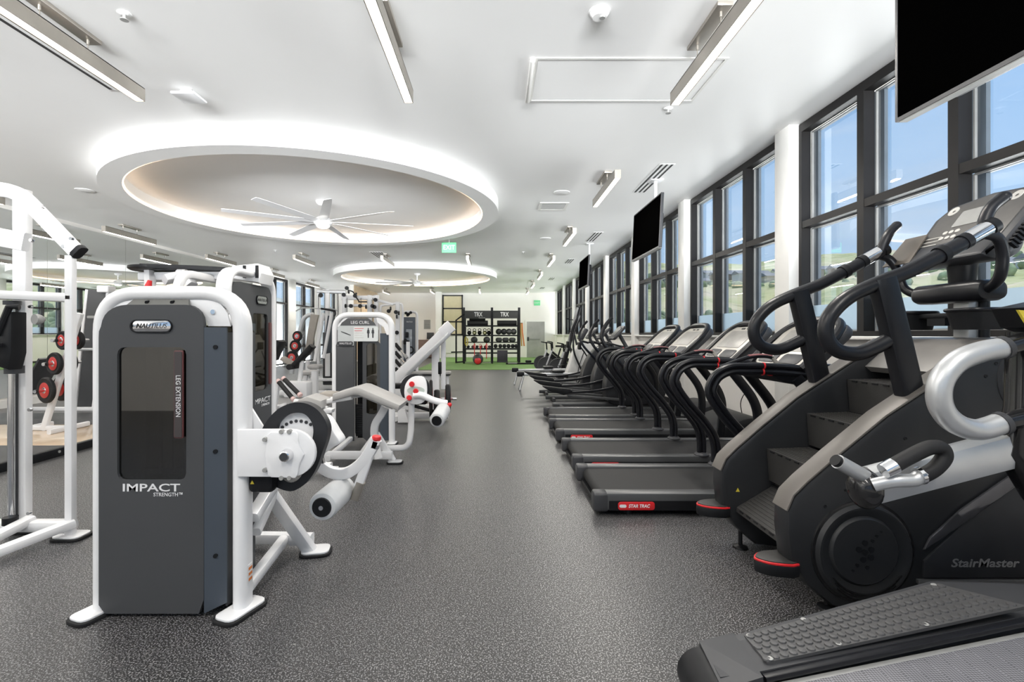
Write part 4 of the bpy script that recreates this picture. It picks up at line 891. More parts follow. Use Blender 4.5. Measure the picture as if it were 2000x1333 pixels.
# ---- leg extension, nearest
le = thing('leg_extension_machine', 'white framed leg extension machine with slate shroud, nearest on the left', 'weight machine', (-1.7, 2.9, 0))
LX, LY = -2.09, 2.50
obj('frame_arch', arch(MB(), .80, 1.70, LY+.055, x0=LX), M_white, le)
obj('rear_arch', arch(MB(), .60, 1.60, LY+.34, .07, .06, x0=LX+.04), M_white, le)
q = lambda x, z: (LX+x, z)
outer = [q(.064, .022), q(.60, .022), q(.60, 1.46)]+[q(.51+.09*math.cos(R(a)), 1.50+.10*math.sin(R(a))) for a in range(0, 91, 10)]+[q(.21-.13*math.sin(R(a)), 1.50+.10*math.cos(R(a))) for a in range(0, 91, 10)]+[q(.064, 1.46)]
hole = rrect(LX+.159, LX+.511, .704, 1.383, .035, 4)
cc = (LX+.335, 1.04); n = 150
pn = obj('front_panel', MB().ring(radial(outer, cc, n), radial(hole, cc, n), 'y', LY-.018, LY+.006), M_panel, le, 25)
obj('top_bevel', MB().loops([[(LX+.20, LY-.016, 1.596), (LX+.52, LY-.016, 1.596), (LX+.52, LY, 1.60), (LX+.20, LY, 1.60)], [(LX+.22, LY+.02, 1.635), (LX+.50, LY+.02, 1.635), (LX+.50, LY+.03, 1.635), (LX+.22, LY+.03, 1.635)]]), mat('slate_bevel_panel', (.15, .15, .14), .45), pn)  # top bevel in a paler slate than the front panel
for s in (.30, .43): obj('vent_stud', MB().cyl((LX+s, LY-.008, 1.612), (LX+s, LY+.01, 1.616), .009, n=10), M_blk, pn)
obj('side_bevel', MB().loops([[(LX+.601, LY-.016, z), (LX+.692, LY+.03, z+.03 if z < .1 else z), (LX+.692, LY+.04, z+.03 if z < .1 else z), (LX+.601, LY, z)] for z in (.022, 1.485)]), M_panel2, le, 20)
for z in (.307, .845, 1.383): obj('panel_screw', MB().cyl((LX+.648, LY+.0, z), (LX+.644, LY+.02, z), .011, n=12), M_blk, le)
gp = [q(.50, 1.585), q(.50, 1.65), q(.58, 1.65), q(.655, 1.62), q(.70, 1.56), q(.715, 1.49), q(.60, 1.49), q(.575, 1.545), q(.54, 1.57)]
for mir in (0, 1):
    g_ = [(2*LX+.775-a, b) for a, b in gp] if mir else gp
    gs_ = obj('corner_gusset', MB().prism(g_, 'y', LY+.02, LY+.032, .003), M_white, le)
    bx_ = LX+(.628 if not mir else .147); obj('bolt', MB().lathe((bx_, LY+.012, 1.565), (0, 1, 0), [(0, .004), (0, .012), (.01, .014)], 12), M_chr, gs_)
pl_ = obj('logo_plate', MB().prism(rrect(LX+.232, LX+.438, 1.462, 1.520, .029, 6), 'y', LY-.023, LY-.017, .002), M_chr, pn)
obj('logo_rim', MB().ring(rrect(LX+.228, LX+.442, 1.458, 1.524, .033, 6), rrect(LX+.233, LX+.437, 1.463, 1.519, .028, 6), 'y', LY-.026, LY-.017), M_blk, pl_)
text('lettering', 'NAUTILUS', .034, (LX+.335, LY-.0235, 1.491), (1, 0, 0), (0, 0, 1), M_tdark, pl_, .16, .3)
gl_ = obj('smoked_window', MB().prism(rrect(LX+.155, LX+.515, .70, 1.387, .038, 4), 'y', LY-.004, LY-.001), M_smoke, le)
st_ = obj('name_strip', MB().prism(rrect(LX+.455, LX+.503, .92, 1.367, .008, 3), 'y', LY-.030, LY-.020, .002), M_maroon, le)
obj('strip_face', MB().prism(rrect(LX+.460, LX+.498, .926, 1.361, .006, 3), 'y', LY-.033, LY-.029), mat('charcoal_label', (.05, .042, .042), .4), st_)
text('lettering', 'LEG EXTENSION', .034, (LX+.479, LY-.0335, 1.135), (0, 0, -1), (1, 0, 0), M_text, st_, .21)
text('impact_lettering', 'IMPACT', .055, (LX+.332, LY-.0185, .664), (1, 0, 0), (0, 0, 1), M_text, pn, .292, 0, .001, .0007)
text('strength_lettering', 'STRENGTH™', .027, (LX+.42, LY-.0185, .630), (1, 0, 0), (0, 0, 1), M_text, pn, .148, 0, .001, 0)
obj('side_shell', MB().box(LX+.066, LX+.078, LY, LY+.33, .03, 1.50).box(LX+.68, LX+.692, LY+.04, LY+.33, .03, 1.46), M_panel, le, 0)
obj('rear_window', MB().box(LX+.078, LX+.68, LY+.30, LY+.304, .68, 1.5), M_smoke, le, 0)
obj('rear_panel', MB().box(LX+.078, LX+.68, LY+.29, LY+.30, .03, .68), M_panel, le, 0)
stack(le, LX+.335, LY+.15, .12, 20)
obj('stack_base', MB().box(LX+.1, LX+.66, LY+.06, LY+.25, .05, .10).box(LX+.1, LX+.66, LY+.08, LY+.22, 1.56, 1.60), M_white, le, 0)
obj('cable', MB().cyl((LX+.335, LY+.15, .7), (LX+.335, LY+.15, 1.56), .005, n=6), M_blk, le)
foot(le, LX+.03, LY+.02, .15, .24, R(-20)); foot(le, LX+.765, LY+.03, .15, .26, R(-20))
wl = obj('warning_label', MB().box(LX+.801, LX+.803, LY+.03, LY+.075, .15, .245), M_text, le, 0)
for k in range(3): obj('red_line', MB().box(LX+.8035, LX+.804, LY+.034, LY+.071, .16+k*.028, .175+k*.028), M_orange, wl, 0)
# drive bracket, cam, lever
def Q(px, py, Y): X, y_, Z = at(px, py, Y); return (X, Z)
Yk = LY-.01
br = [Q(463, 840, Yk), Q(463, 932, Yk)]+[(Q(568, 887, Yk)[0]+.124*math.cos(R(a)), Q(568, 886, Yk)[1]+.122*math.sin(R(a))) for a in range(-90, 91, 10)]
bk_ = obj('drive_bracket', MB().prism(br, 'y', Yk, Yk+.03, .004), M_white, le)
hc = Q(563, 888, Yk)
obj('bearing_housing', MB().prism(radial([(hc[0]-.10, hc[1]-.115), (hc[0]+.05, hc[1]-.12), (hc[0]+.06, hc[1]-.05), (hc[0]+.085, hc[1]), (hc[0]+.06, hc[1]+.05), (hc[0]+.05, hc[1]+.12), (hc[0]-.10, hc[1]+.115), (hc[0]-.115, hc[1])], hc, 40), 'y', Yk-.012, Yk+.004, .006), M_white, bk_)
obj('hub_cap', MB().lathe((hc[0], Yk-.055, hc[1]), (0, 1, 0), [(0, .004), (0, .018), (.005, .026), (.03, .031), (.048, .034)], 24), M_chr, bk_)
obj('hub_seal', MB().lathe((hc[0], Yk-.057, hc[1]), (0, 1, 0), [(0, .008), (0, .020), (.004, .021)], 20), M_dk, bk_)
for a, b in ((-.115, .078), (-.115, -.078), (.01, .118), (.01, -.118), (-.03, .118), (-.03, -.118)):
    obj('bolt', MB().lathe((hc[0]+a, Yk-.018, hc[1]+b), (0, 1, 0), [(0, .004), (0, .011), (.008, .012), (.02, .012)], 10), M_bead, bk_)
cc_ = Q(585, 871, 2.64); yc = 2.62
cam_o = sp2([Q(*p_, 2.62) for p_ in ((514, 845), (525, 822), (545, 800), (565, 789), (584, 785), (605, 788), (625, 800), (638, 818), (644, 837), (641, 858), (633, 882), (625, 905), (615, 925), (600, 943), (578, 956), (560, 955), (540, 946), (522, 928), (512, 905), (510, 875))], 3)
cam_i = sp2([Q(*p_, 2.62) for p_ in ((545, 838), (550, 824), (565, 810), (583, 805), (600, 808), (612, 822), (616, 838), (614, 856), (606, 890), (592, 928), (575, 940), (558, 934), (545, 918), (538, 895), (540, 862))], 3)
ce_ = Q(578, 870, 2.62); cam_o = radial(cam_o, ce_, 80); cam_i = radial(cam_i, ce_, 80)
obj('cam_ring', MB().ring(cam_o, cam_i, 'y', yc-.03, yc+.03), M_plas, le)
cd = obj('cam_disc', MB().prism([Q(*p_, 2.62) for p_ in ((540, 842), (550, 820), (565, 808), (583, 803), (602, 807), (614, 820), (618, 840), (616, 858), (606, 895), (545, 900))], 'y', yc+.0, yc+.02), M_white, le)
for k in range(9):
    a = R(158-12.5*k); hx, hz_ = Q(583, 868, 2.62); hx += .125*math.cos(a); hz_ += .125*math.sin(a); obj('index_hole', MB().cyl((hx, yc-.004, hz_), (hx, yc+.002, hz_), .009, n=10), M_dk, cd)
gl2 = [Q(535, 790, 2.75), Q(640, 800, 2.75), Q(672, 850, 2.75), Q(668, 868, 2.75), Q(628, 890, 2.75), Q(600, 880, 2.75)]
obj('seat_shroud', MB().prism(sp2([Q(622, 815, 2.9), Q(645, 812, 2.9), Q(664, 840, 2.9), Q(674, 858, 2.9), Q(660, 868, 2.9), Q(625, 888, 2.9), Q(612, 860, 2.9)], 4), 'y', 2.80, 2.92, .01), M_white, le)
Yl = 3.0
lv = spline([at(610, 893, Yl), at(640, 920, Yl), at(675, 925, Yl), at(706, 905, Yl), at(724, 880, Yl), at(735, 858, Yl)], 6)
la = obj('lever_arm', MB().bar(lv, .05, .07), M_white, le)
obj('lever_tail', MB().bar([at(728, 868, Yl), at(716, 905, Yl), at(700, 950, Yl)], .045, .055), M_white, la)
obj('slide_sleeve', MB().bar([at(705, 942, Yl), at(693, 975, Yl)], .06, .05), M_bead if 0 else M_nick, la)
obj('pin_collar', MB().bar([at(731, 875, Yl), at(735, 862, Yl)], .05, .055), M_chr, la)
obj('red_knob', MB().lathe(at(734, 866, Yl), (.15, -.1, 1), [(0, .012), (.015, .014), (.02, .026), (.03, .03), (.045, .026), (.05, .01)], 16), M_red, la)
r0, r1 = Vector(at(628, 992, 2.72)), Vector(at(672, 953, 3.08)); rd = (r1-r0).normalized()
rl = obj('roller_pad', MB().lathe(r0, rd, [(0, .05), (.012, .075), (.03, .082), (.33, .082), (.35, .07), (.352, .03)], 28), mat('translucent_white_foam', (.60, .61, .62), .45, var=.05), le)
obj('roller_cap', MB().lathe(r0-rd*.006, rd, [(0, .01), (0, .052), (.01, .056), (.02, .05)], 28), M_blk, rl)
obj('cap_bolt', MB().lathe(r0-rd*.012, rd, [(0, .003), (0, .013), (.01, .014)], 12), M_chr, rl)
obj('roller_shaft', MB().cyl(r0+rd*.3, r0+rd*.42, .02), M_blk, rl)
# seat structure and base behind the tower
obj('base_leg', MB().bar([at(520, 955, 3.0), at(607, 1078, 3.22)], .07, .08), M_white, le)
obj('base_rail', MB().bar([(-1.36, 3.24, .085), (-1.22, 3.24, .085)], .07, .075).bar([(-2.0, 3.26, .09), (-1.30, 3.24, .09)], .07, .075, (0, 0, 1)), M_white, le)
obj('side_rail', MB().bar([(LX+.765, LY+.1, .10), (-1.40, 3.22, .09)], .06, .06, (0, 0, 1)), M_white, le)
obj('seat_strut', MB().bar([(LX+.78, 2.62, .46), (-1.30, 3.05, .66)], .06, .07, (0, 0, 1)).bar(fillet([(-1.33, 2.70, .35), (-1.36, 2.95, .45), (-1.38, 3.1, .68)], .1, 4), .05, .05, (1, 0, 0)), M_white, le)
obj('cable_guard', MB().rbox(LX+.80, LX+.93, LY+.03, LY+.10, .62, .78, .02), M_blk, le)
obj('warning_triangle', MB().prism([(LX+.815, .67), (LX+.835, .67), (LX+.825, .69)], 'y', LY+.026, LY+.029), M_yel, le, 0)
obj('cable', MB().cyl((LX+.84, LY+.07, .66), (cc_[0]-.02, yc, cc_[1]-.235), .004, n=6), M_bead, le)
obj('pivot_spring', MB().bar([at(622, 868, 2.75), at(632, 905, 2.75)], .02, .02), M_chr, le)
obj('gusset_plate', MB().prism([Q(487, 785, 2.62), Q(487, 842, 2.62), Q(523, 842, 2.62)], 'y', 2.60, 2.615), M_white, le)
foot(le, -1.19, 3.22, .20, .17, R(10))
# ---- leg curl
lc = thing('leg_curl_machine', 'leg curl machine with humped grey pad and instruction placard, behind the leg extension machine', 'weight machine', (-1.6, 6.2, 0))
LX, LY = -2.15, 6.36; q = lambda x, z: (LX+x, z)
obj('frame_arch', arch(MB(), .82, 1.74, LY+.055, .11, .075, x0=LX), M_white, lc)
obj('left_panel', MB().prism([q(.06, .05), q(.30, .05), q(.30, 1.36), q(.08, 1.36), q(.06, 1.3)], 'y', LY+.0, LY+.02, .005), M_panel, lc)
cen = obj('top_panel', MB().prism([q(.08, 1.36), q(.62, 1.36), q(.62, 1.50), q(.56, 1.60), q(.48, 1.66), q(.22, 1.66), q(.14, 1.60), q(.08, 1.50)], 'y', LY-.01, LY+.02, .005), M_panel, lc)
hole = rrect(LX+.46, LX+.60, .40, 1.33, .02, 3); oc = [q(.41, .05), q(.64, .05), q(.64, 1.36), q(.41, 1.36)]; c_ = (LX+.53, .86)
obj('right_panel', MB().ring(radial(oc, c_, 80), radial(hole, c_, 80), 'y', LY, LY+.02), M_panel, lc, 20)
obj('side_bevel', MB().loops([[(LX+.64, LY, z), (LX+.75, LY+.05, z), (LX+.75, LY+.06, z), (LX+.64, LY+.02, z)] for z in (.05, 1.46)]), M_panel2, lc, 20)
obj('smoked_window', MB().box(LX+.46, LX+.60, LY+.012, LY+.015, .40, 1.33), M_smoke, lc, 0)
stack(lc, LX+.355, LY+.12, .10, 15, .10, .1)
obj('slot_back', MB().box(LX+.29, LX+.42, LY+.2, LY+.21, .05, 1.36), M_blk, lc, 0)
for s in (0, 1):
    x_ = .12 if s == 0 else .70; sg = 1 if s == 0 else -1
    obj('corner_gusset', MB().prism([q(.10 if s == 0 else .72, 1.44), q(.05 if s == 0 else .77, 1.44), q(.07 if s == 0 else .75, 1.56), q(.16 if s == 0 else .66, 1.66), q(.24 if s == 0 else .58, 1.68), q(.22 if s == 0 else .60, 1.60), q(.14 if s == 0 else .68, 1.54)], 'y', LY+.025, LY+.035), M_white, lc)
text('lettering', 'LEG CURL', .055, (LX+.38, LY-.0105, 1.60), (1, 0, 0), (0, 0, 1), M_text, cen, .24, 0, .001, 0)
pc = obj('instruction_placard', MB().prism([q(.09, 1.30), q(.30, 1.30), q(.30, 1.37), q(.62, 1.37), q(.62, 1.54), q(.58, 1.56), q(.12, 1.56), q(.09, 1.54)], 'y', LY-.016, LY-.010), mat('placard_grey', (.50, .52, .52), .4), lc)
pc2 = obj('placard_sheet', MB().prism(rrect(LX+.30, LX+.615, 1.355, 1.545, .01, 2), 'y', LY-.018, LY-.015), mat('placard_white', (.66, .68, .67), .4), pc)
for k in range(5): obj('text_line', MB().box(LX+.31, LX+.43-.02*(k % 2), LY-.0195, LY-.018, 1.52-.03*k, 1.526-.03*k), M_red if k < 2 else M_key, pc, 0)
for s in (.49, .55): obj('body_figure', MB().prism([(LX+s-.018, 1.46), (LX+s-.014, 1.50), (LX+s-.006, 1.51), (LX+s-.007, 1.53), (LX+s+.007, 1.53), (LX+s+.006, 1.51), (LX+s+.014, 1.50), (LX+s+.018, 1.46), (LX+s+.010, 1.46), (LX+s+.008, 1.40), (LX+s-.008, 1.40), (LX+s-.010, 1.46)], 'y', LY-.0195, LY-.018), M_dk, pc, 0)
obj('exercise_figure', MB().prism([(LX+.13, 1.49), (LX+.20, 1.465), (LX+.26, 1.44), (LX+.26, 1.43), (LX+.20, 1.45), (LX+.14, 1.475)], 'y', LY-.0185, LY-.016), M_dk, pc, 0)
lg = obj('logo_plate', MB().prism(rrect(LX+.09, LX+.29, 1.30, 1.355, .02, 3), 'y', LY-.022, LY-.016), M_dk, pc)
text('lettering', 'NAUTILUS', .035, (LX+.19, LY-.0225, 1.328), (1, 0, 0), (0, 0, 1), M_text, lg, .16, .3)
foot(lc, LX+.03, LY+.02, .14, .22); foot(lc, LX+.79, LY+.02, .14, .22)
pp = [(-1.69, .83), (-1.45, .90), (-1.40, .895), (-.985, .715), (-1.01, .655), (-1.42, .815), (-1.46, .82), (-1.69, .755)]
obj('bench_pad', MB().prism(pp, 'y', 5.02, 5.48, .02), M_pad, lc)
obj('pad_frame', MB().bar([(-1.84, 5.25, .735), (-1.44, 5.25, .80), (-1.10, 5.25, .665)], .10, .05).bar([(-1.84, 5.08, .735), (-1.5, 5.08, .79)], .05, .05), M_white, lc)
obj('pad_post', MB().bar(spline([(-1.20, 5.28, .66), (-1.24, 5.28, .58), (-1.31, 5.28, .46), (-1.31, 5.28, .30), (-1.27, 5.28, .1)], 5), .06, .08), M_white, lc)
obj('side_loop', MB().tube(fillet([(-.965, 5.6, .80), (-.975, 5.6, .34), (-1.0, 5.6, .14), (-1.38, 5.65, .12)], .2, 8), .036, 12), M_white, lc)
dd = obj('pivot_disc', MB().prism(sp2([(-1.02, .70), (-1.03, .86), (-.95, .96), (-.82, .96), (-.78, .85), (-.80, .70), (-.9, .65)], 4), 'y', 5.52, 5.56, .005), M_white, lc)
obj('scale_window', MB().prism(circ(-.905, .81, .10, 24, .045), 'y', 5.512, 5.52), mat('pale_green_scale', (.45, .52, .48), .4), dd)
for a, b in ((-.945, .885), (-.90, .805), (-.975, .73)): obj('red_knob', MB().lathe((a, 5.47, b), (0, 1, 0), [(0, .012), (0, .026), (.012, .032), (.03, .028), (.045, .015)], 14), M_red, dd)
obj('cam_disc', MB().lathe((-.93, 5.60, .82), (0, 1, 0), [(0, .02), (0, .17), (.04, .17), (.04, .02)], 32), M_plas, lc)
obj('lever', MB().tube(spline([(-.93, 5.5, .76), (-.84, 5.5, .76), (-.70, 5.5, .70), (-.56, 5.55, .66)], 5), .038, 12), M_white, lc)
obj('lever_knob', MB().sph((-.52, 5.5, .65), .026, 10), M_red, lc)
r0, r1 = V(-.625, 5.15, .53), V(-.585, 5.50, .60); rd = (r1-r0).normalized()
rl = obj('roller_pad', MB().lathe(r0, rd, [(0, .05), (.012, .075), (.03, .082), (.33, .082), (.35, .07), (.352, .03)], 24), MATS['translucent_white_foam'], lc)
obj('roller_cap', MB().lathe(r0-rd*.006, rd, [(0, .01), (0, .052), (.01, .056), (.02, .05)], 24), M_blk, rl)
obj('base_rail', MB().bar([(-1.95, 5.42, .10), (-1.15, 5.42, .10)], .07, .09).bar([(-1.5, 5.45, .09), (-1.6, 6.4, .09)], .06, .08, (0, 0, 1)).bar([(-1.85, 5.35, .08), (-1.9, 6.4, .08)], .06, .06, (0, 0, 1)), M_white, lc)
obj('front_leg', MB().bar([(-1.33, 5.42, .34), (-1.15, 5.46, .03)], .06, .07), M_white, lc)
foot(lc, -1.13, 5.46, .18, .14); foot(lc, -1.95, 5.42, .16, .14)

# ---- pec fly tower behind the leg extension
pf = thing('pec_fly_machine', 'tall white fly machine with side facing slate tower and black cam belts on top', 'weight machine', (-2.2, 4.0, 0))
TX, TY, TW, TH = -1.95, 3.50, .80, 1.97
pts = fillet([(TX-.03, TY+.04, .02), (TX-.03, TY+.04, TH-.04), (TX-.03, TY+TW-.04, TH-.04), (TX-.03, TY+TW-.04, .02)], .17, 9)
obj('frame_arch', MB().sweep(pts, rrect(-.055, .055, -.027, .027, .025, 3), (1, 0, 0)), M_white, pf)
yo = lambda a, b: (TY+a, b)
outer = [yo(.07, .05), yo(.745, .05), yo(.745, 1.68)]+[yo(.655+.09*math.cos(R(a)), 1.72+.13*math.sin(R(a))) for a in range(0, 91, 15)]+[yo(.20-.13*math.sin(R(a)), 1.72+.13*math.cos(R(a))) for a in range(0, 91, 15)]
hole = rrect(TY+.40, TY+.66, .98, 1.62, .03, 3); c_ = (TY+.50, 1.3)
pn = obj('front_panel', MB().ring(radial(outer, c_, 110), radial(hole, c_, 110), 'x', TX-.03, TX), M_panel, pf, 25)
obj('smoked_window', MB().box(TX-.016, TX-.012, TY+.40, TY+.66, .98, 1.62), M_smoke, pf, 0)
lg = obj('logo_plate', MB().prism(rrect(TY+.46, TY+.64, 1.70, 1.765, .03, 5), 'x', TX, TX+.008), M_chr, pf)
obj('logo_rim', MB().ring(rrect(TY+.455, TY+.645, 1.695, 1.77, .034, 5), rrect(TY+.462, TY+.638, 1.702, 1.763, .028, 5), 'x', TX, TX+.011), M_blk, lg)
text('lettering', 'NAUTILUS', .034, (TX+.0085, TY+.55, 1.732), (0, 1, 0), (0, 0, 1), M_tdark, lg, .16, .3)
text('impact_lettering', 'IMPACT', .06, (TX+.001, TY+.56, .895), (0, 1, 0), (0, 0, 1), M_text, pn, .29, 0, .001, 0)
text('strength_lettering', 'STRENGTH', .028, (TX+.001, TY+.62, .855), (0, 1, 0), (0, 0, 1), M_text, pn, .14)
obj('name_strip', MB().prism(rrect(TY+.675, TY+.715, 1.02, 1.55, .01, 3), 'x', TX, TX+.01), M_maroon, pf)
stack(pf, TX-.16, TY+.53, .1, 18, .12, .2)
obj('rear_shell', MB().box(TX-.33, TX-.30, TY+.07, TY+.74, .05, .9), M_panel, pf, 0)
obj('rear_arch', MB().bar(fillet([(TX-.36, TY+.04, .02), (TX-.36, TY+.04, 1.90), (TX-.36, TY+TW-.04, 1.90), (TX-.36, TY+TW-.04, .02)], .15, 8), .06, .06, (1, 0, 0)), M_white, pf)
zt = 1.90
obj('top_beam', MB().bar([(-2.90, 4.02, 1.92), (-1.98, 4.02, 1.93)], .16, .07).bar([(-2.62, 3.85, 1.88), (-2.5, 4.02, 1.95)], .1, .06), M_white, pf)
obj('beam_head', MB().prism([(-2.15, 1.90), (-2.12, 2.00), (-1.92, 2.02), (-1.88, 1.94), (-1.90, 1.86)], 'y', 3.90, 4.15, .02), M_white, pf)
for s in (0, .1): obj('belt_guide', MB().box(-2.02+s, -2.0+s, 3.885, 3.90, 1.90, 2.0), M_blk, pf, 0)
def belt(cx, rx, y, z, tilt, x1):
    m = MB(); p = [(cx+rx*math.cos(R(a)), y+.20*math.sin(R(a)), z+tilt*math.cos(R(a))) for a in range(20, 341, 16)]+[(x1, y-.05, z-.03), (x1, y+.05, z-.03)]
    return m.bar(p, .035, .018, (0, 0, 1), closed=True)
obj('left_cam', MB().lathe((-2.78, 3.98, 1.965), (0, 0, 1), [(0, .03), (0, .17), (.012, .19), (.03, .19), (.035, .17), (.035, .03)], 28), M_blk, pf)
obj('right_cam', MB().lathe((-2.36, 3.98, 1.955), (0, 0, 1), [(0, .03), (0, .12), (.012, .14), (.03, .14), (.035, .12), (.035, .03)], 28), M_blk, pf)
obj('cam_belt', MB().bar([(-2.78, 3.80, 1.985), (-2.36, 3.84, 1.975), (-1.98, 3.92, 1.96)], .035, .012, (0, 0, 1)).bar([(-2.78, 4.16, 1.985), (-1.98, 4.0, 1.965)], .035, .012, (0, 0, 1)), M_blk, pf)
obj('cam_arm', MB().bar([(-2.80, 3.94, 1.96), (-2.74, 3.86, 1.80)], .08, .05), M_white, pf)
obj('cam_arm', MB().bar([(-2.52, 3.9, 1.96), (-2.42, 3.88, 1.84)], .09, .06), M_white, pf)
obj('arm_drop', MB().bar(fillet([(-2.74, 3.86, 1.82), (-2.72, 3.86, 1.2), (-2.6, 3.9, 1.0)], .1, 4), .05, .05), M_white, pf)
obj('red_stop', MB().cyl((-2.72, 3.80, 1.80), (-2.70, 3.80, 1.87), .03, .015), M_red, pf)
obj('seat', MB().rbox(-2.85, -2.45, 3.85, 4.2, .48, .55, .03), M_pad, pf)
obj('backrest', MB().rbox(-2.50, -2.43, 3.85, 4.2, .6, 1.35, .03), M_pad, pf)
obj('base_rail', MB().bar([(-2.95, 4.02, .07), (-2.0, 4.02, .07)], .08, .08).bar([(-2.6, 4.02, .07), (-2.6, 4.02, .48)], .07, .07), M_white, pf)
foot(pf, TX-.03, TY+.06, .2, .14); foot(pf, TX-.03, TY+TW-.06, .2, .14); foot(pf, -2.95, 4.02, .1, .4)

# ---- cable machine at the left edge
sm = thing('cable_machine', 'white upright cable machine with chrome guide rod and sloping top beam at the left edge', 'weight machine', (-3.4, 3.4, 0))
Yp = 3.46
A3 = lambda px, py, Y=Yp: at(px, py, Y)
obj('front_post', MB().bar([A3(138, 1047), A3(138, 500)], .05, .055, r=.2), M_white, sm)
obj('rear_post', MB().bar([A3(44, 1020, 3.6), A3(44, 372, 3.6)], .06, .10, r=.12), M_white, sm)
obj('top_beam', MB().bar(fillet([A3(-140, 372), A3(-30, 366), A3(38, 376), A3(150, 492)], .3, 8), .07, .10, r=.3), M_white, sm)
obj('beam_cap', MB().bar([A3(151, 489), A3(157, 495)], .075, .105, r=.3), M_blk, sm)
obj('press_bar', MB().bar([A3(-120, 572), A3(142, 582)], .05, .065, r=.4), M_white, sm)
obj('cross_beam', MB().bar([A3(-120, 440), A3(52, 474)], .06, .13, r=.2), M_white, sm)
for px, py in ((79, 404), (137, 466), (122, 481), (59, 469), (57, 599), (56, 801), (54, 1004)): obj('bolt', MB().lathe(A3(px, py, Yp-.055), (0, 1, 0), [(0, .004), (0, .012), (.012, .013), (.02, .013)], 10), M_chr, sm)
obj('round_knob', MB().lathe(A3(67, 624, 3.38), (.3, 1, 0), [(0, .012), (0, .036), (.02, .038), (.04, .03), (.06, .015)], 18), M_bead, sm)
obj('guide_rod', MB().cyl(A3(22, 590, 3.5), A3(22, 1016, 3.5), .021, n=16), M_chr, sm)
obj('guide_rod', MB().cyl(A3(30, 590, 3.56), A3(30, 1012, 3.56), .016, n=12), M_dk, sm)
obj('rod_stop', MB().cyl(A3(20, 1010, 3.48), A3(20, 1024, 3.48), .045, n=20), M_blk, sm)
obj('rod_collar', MB().cyl(A3(24, 588, 3.5), A3(24, 596, 3.5), .05, n=16), M_dk, sm)
car = obj('carriage', MB().prism([Q(2, 660, 3.4), Q(30, 610, 3.4), Q(38, 610, 3.4), Q(38, 690, 3.4), Q(30, 722, 3.4), Q(8, 715, 3.4), Q(-30, 700, 3.4)], 'y', 3.34, 3.46, .015), M_blk, sm)
obj('carriage_handle', MB().tube([A3(-5, 655, 3.34), A3(18, 600, 3.34), A3(38, 600, 3.36)], .022, 10), M_blk, car)
obj('carriage_plate', MB().rbox(-3.75, A3(38, 0)[0], 3.28, 3.36, A3(0, 678)[2], A3(0, 670)[2], .006), M_plas, car)
obj('carriage_neck', MB().bar([A3(28, 715, 3.44), A3(28, 730, 3.44)], .09, .09), M_dk, car)
obj('base_tube', MB().bar([A3(-60, 1027, 3.6), A3(140, 1027, 3.5)], .10, .08, r=.3), M_white, sm)
obj('base_diagonal', MB().bar([A3(143, 1022), A3(-60, 1100, 3.0)], .06, .085, (0, 0, 1), r=.3).bar([A3(60, 1015, 3.55), A3(-40, 1066, 3.2)], .06, .085, (0, 0, 1), r=.3), M_white, sm)
foot(sm, A3(140, 0)[0], Yp, .22, .17); foot(sm, -3.48, 3.6, .3, .2); foot(sm, -4.2, 3.3, .2, .2)
# ---- lifting platform
lp = thing('lifting_platform', 'low lifting platform with maple centre, rubber wings and bolted black edge', 'platform', (-6.9, 6.8, 0))
px0, px1 = -8.7, -5.16
obj('maple_deck', MB().rbox(px0, px1-.06, 6.1, 7.5, .0, .055, .003), mat('glossy_maple_deck', (.62, .48, .34), .25, var=.08, scale=2, coat=.4), lp)
obj('rubber_wing', MB().rbox(px0, px1-.06, 5.0, 6.09, .0, .056, .003), M_dk, lp); obj('rubber_wing', MB().rbox(px0, px1-.06, 7.51, 8.6, .0, .056, .003), M_dk, lp)
obj('edge_frame', MB().rbox(px1-.06, px1, 4.94, 8.66, 0, .10, .01), M_blk, lp); obj('edge_frame', MB().rbox(px0, px1, 4.94, 5.0, 0, .06, .01), M_blk, lp)
for k in range(7): obj('edge_bolt', MB().cyl((px1-.002, 5.2+k*.55, .06), (px1+.008, 5.2+k*.55, .06), .016, n=10), M_bead, lp)
# ---- plates hanging on a white storage tree
M_pred = mat('red_plate_inlay', (.55, .035, .03), .4)
def plate(parent, c, ax, r, w, col=M_rub, hub=True, nm='weight_disc', inlay=M_pred):
    p = obj(nm, MB().lathe(Vector(c)-Vector(ax)*w/2, ax, [(0, .025), (0, r*.62), (.006, r*.70), (0, r*.80), (0, r*.93), (w*.25, r), (w*.75, r), (w, r*.93), (w, .025)], 32), col, parent)
    for s_ in (-1, 1):
        obj('inlay', MB().lathe(Vector(c)+Vector(ax)*s_*(w/2+.001), ax*s_ if s_ > 0 else Vector(ax)*-1, [(0, .05), (0, r*.60), (.003, r*.57)], 24), inlay, p)
        obj('hub_ring', MB().lathe(Vector(c)+Vector(ax)*s_*(w/2+.003), Vector(ax)*s_, [(0, .02), (0, .045), (.006, .04)], 16), M_chr, p)
    return p
pt = thing('plate_tree', 'white plate storage tree holding three pairs of red and black weight discs by the mirror', 'plate tree', (-6.2, 7.0, .056))
obj('post', MB().bar([(-6.55, 7.05, .06), (-6.02, 7.05, 1.75)], .07, .08), M_white, pt)
obj('base', MB().bar([(-6.75, 6.75, .09), (-6.75, 7.4, .09)], .07, .06, (0, 0, 1)).bar([(-6.2, 6.75, .09), (-6.2, 7.4, .09)], .07, .06, (0, 0, 1)).bar([(-6.8, 7.05, .09), (-6.15, 7.05, .09)], .06, .07), M_white, pt)
for z, x, r in ((1.36, -6.16, .135), (1.03, -6.28, .16), (.65, -6.40, .185)):
    pg = obj('peg', MB().cyl((x, 6.75, z), (x, 7.35, z), .024, n=14), M_chr, pt)
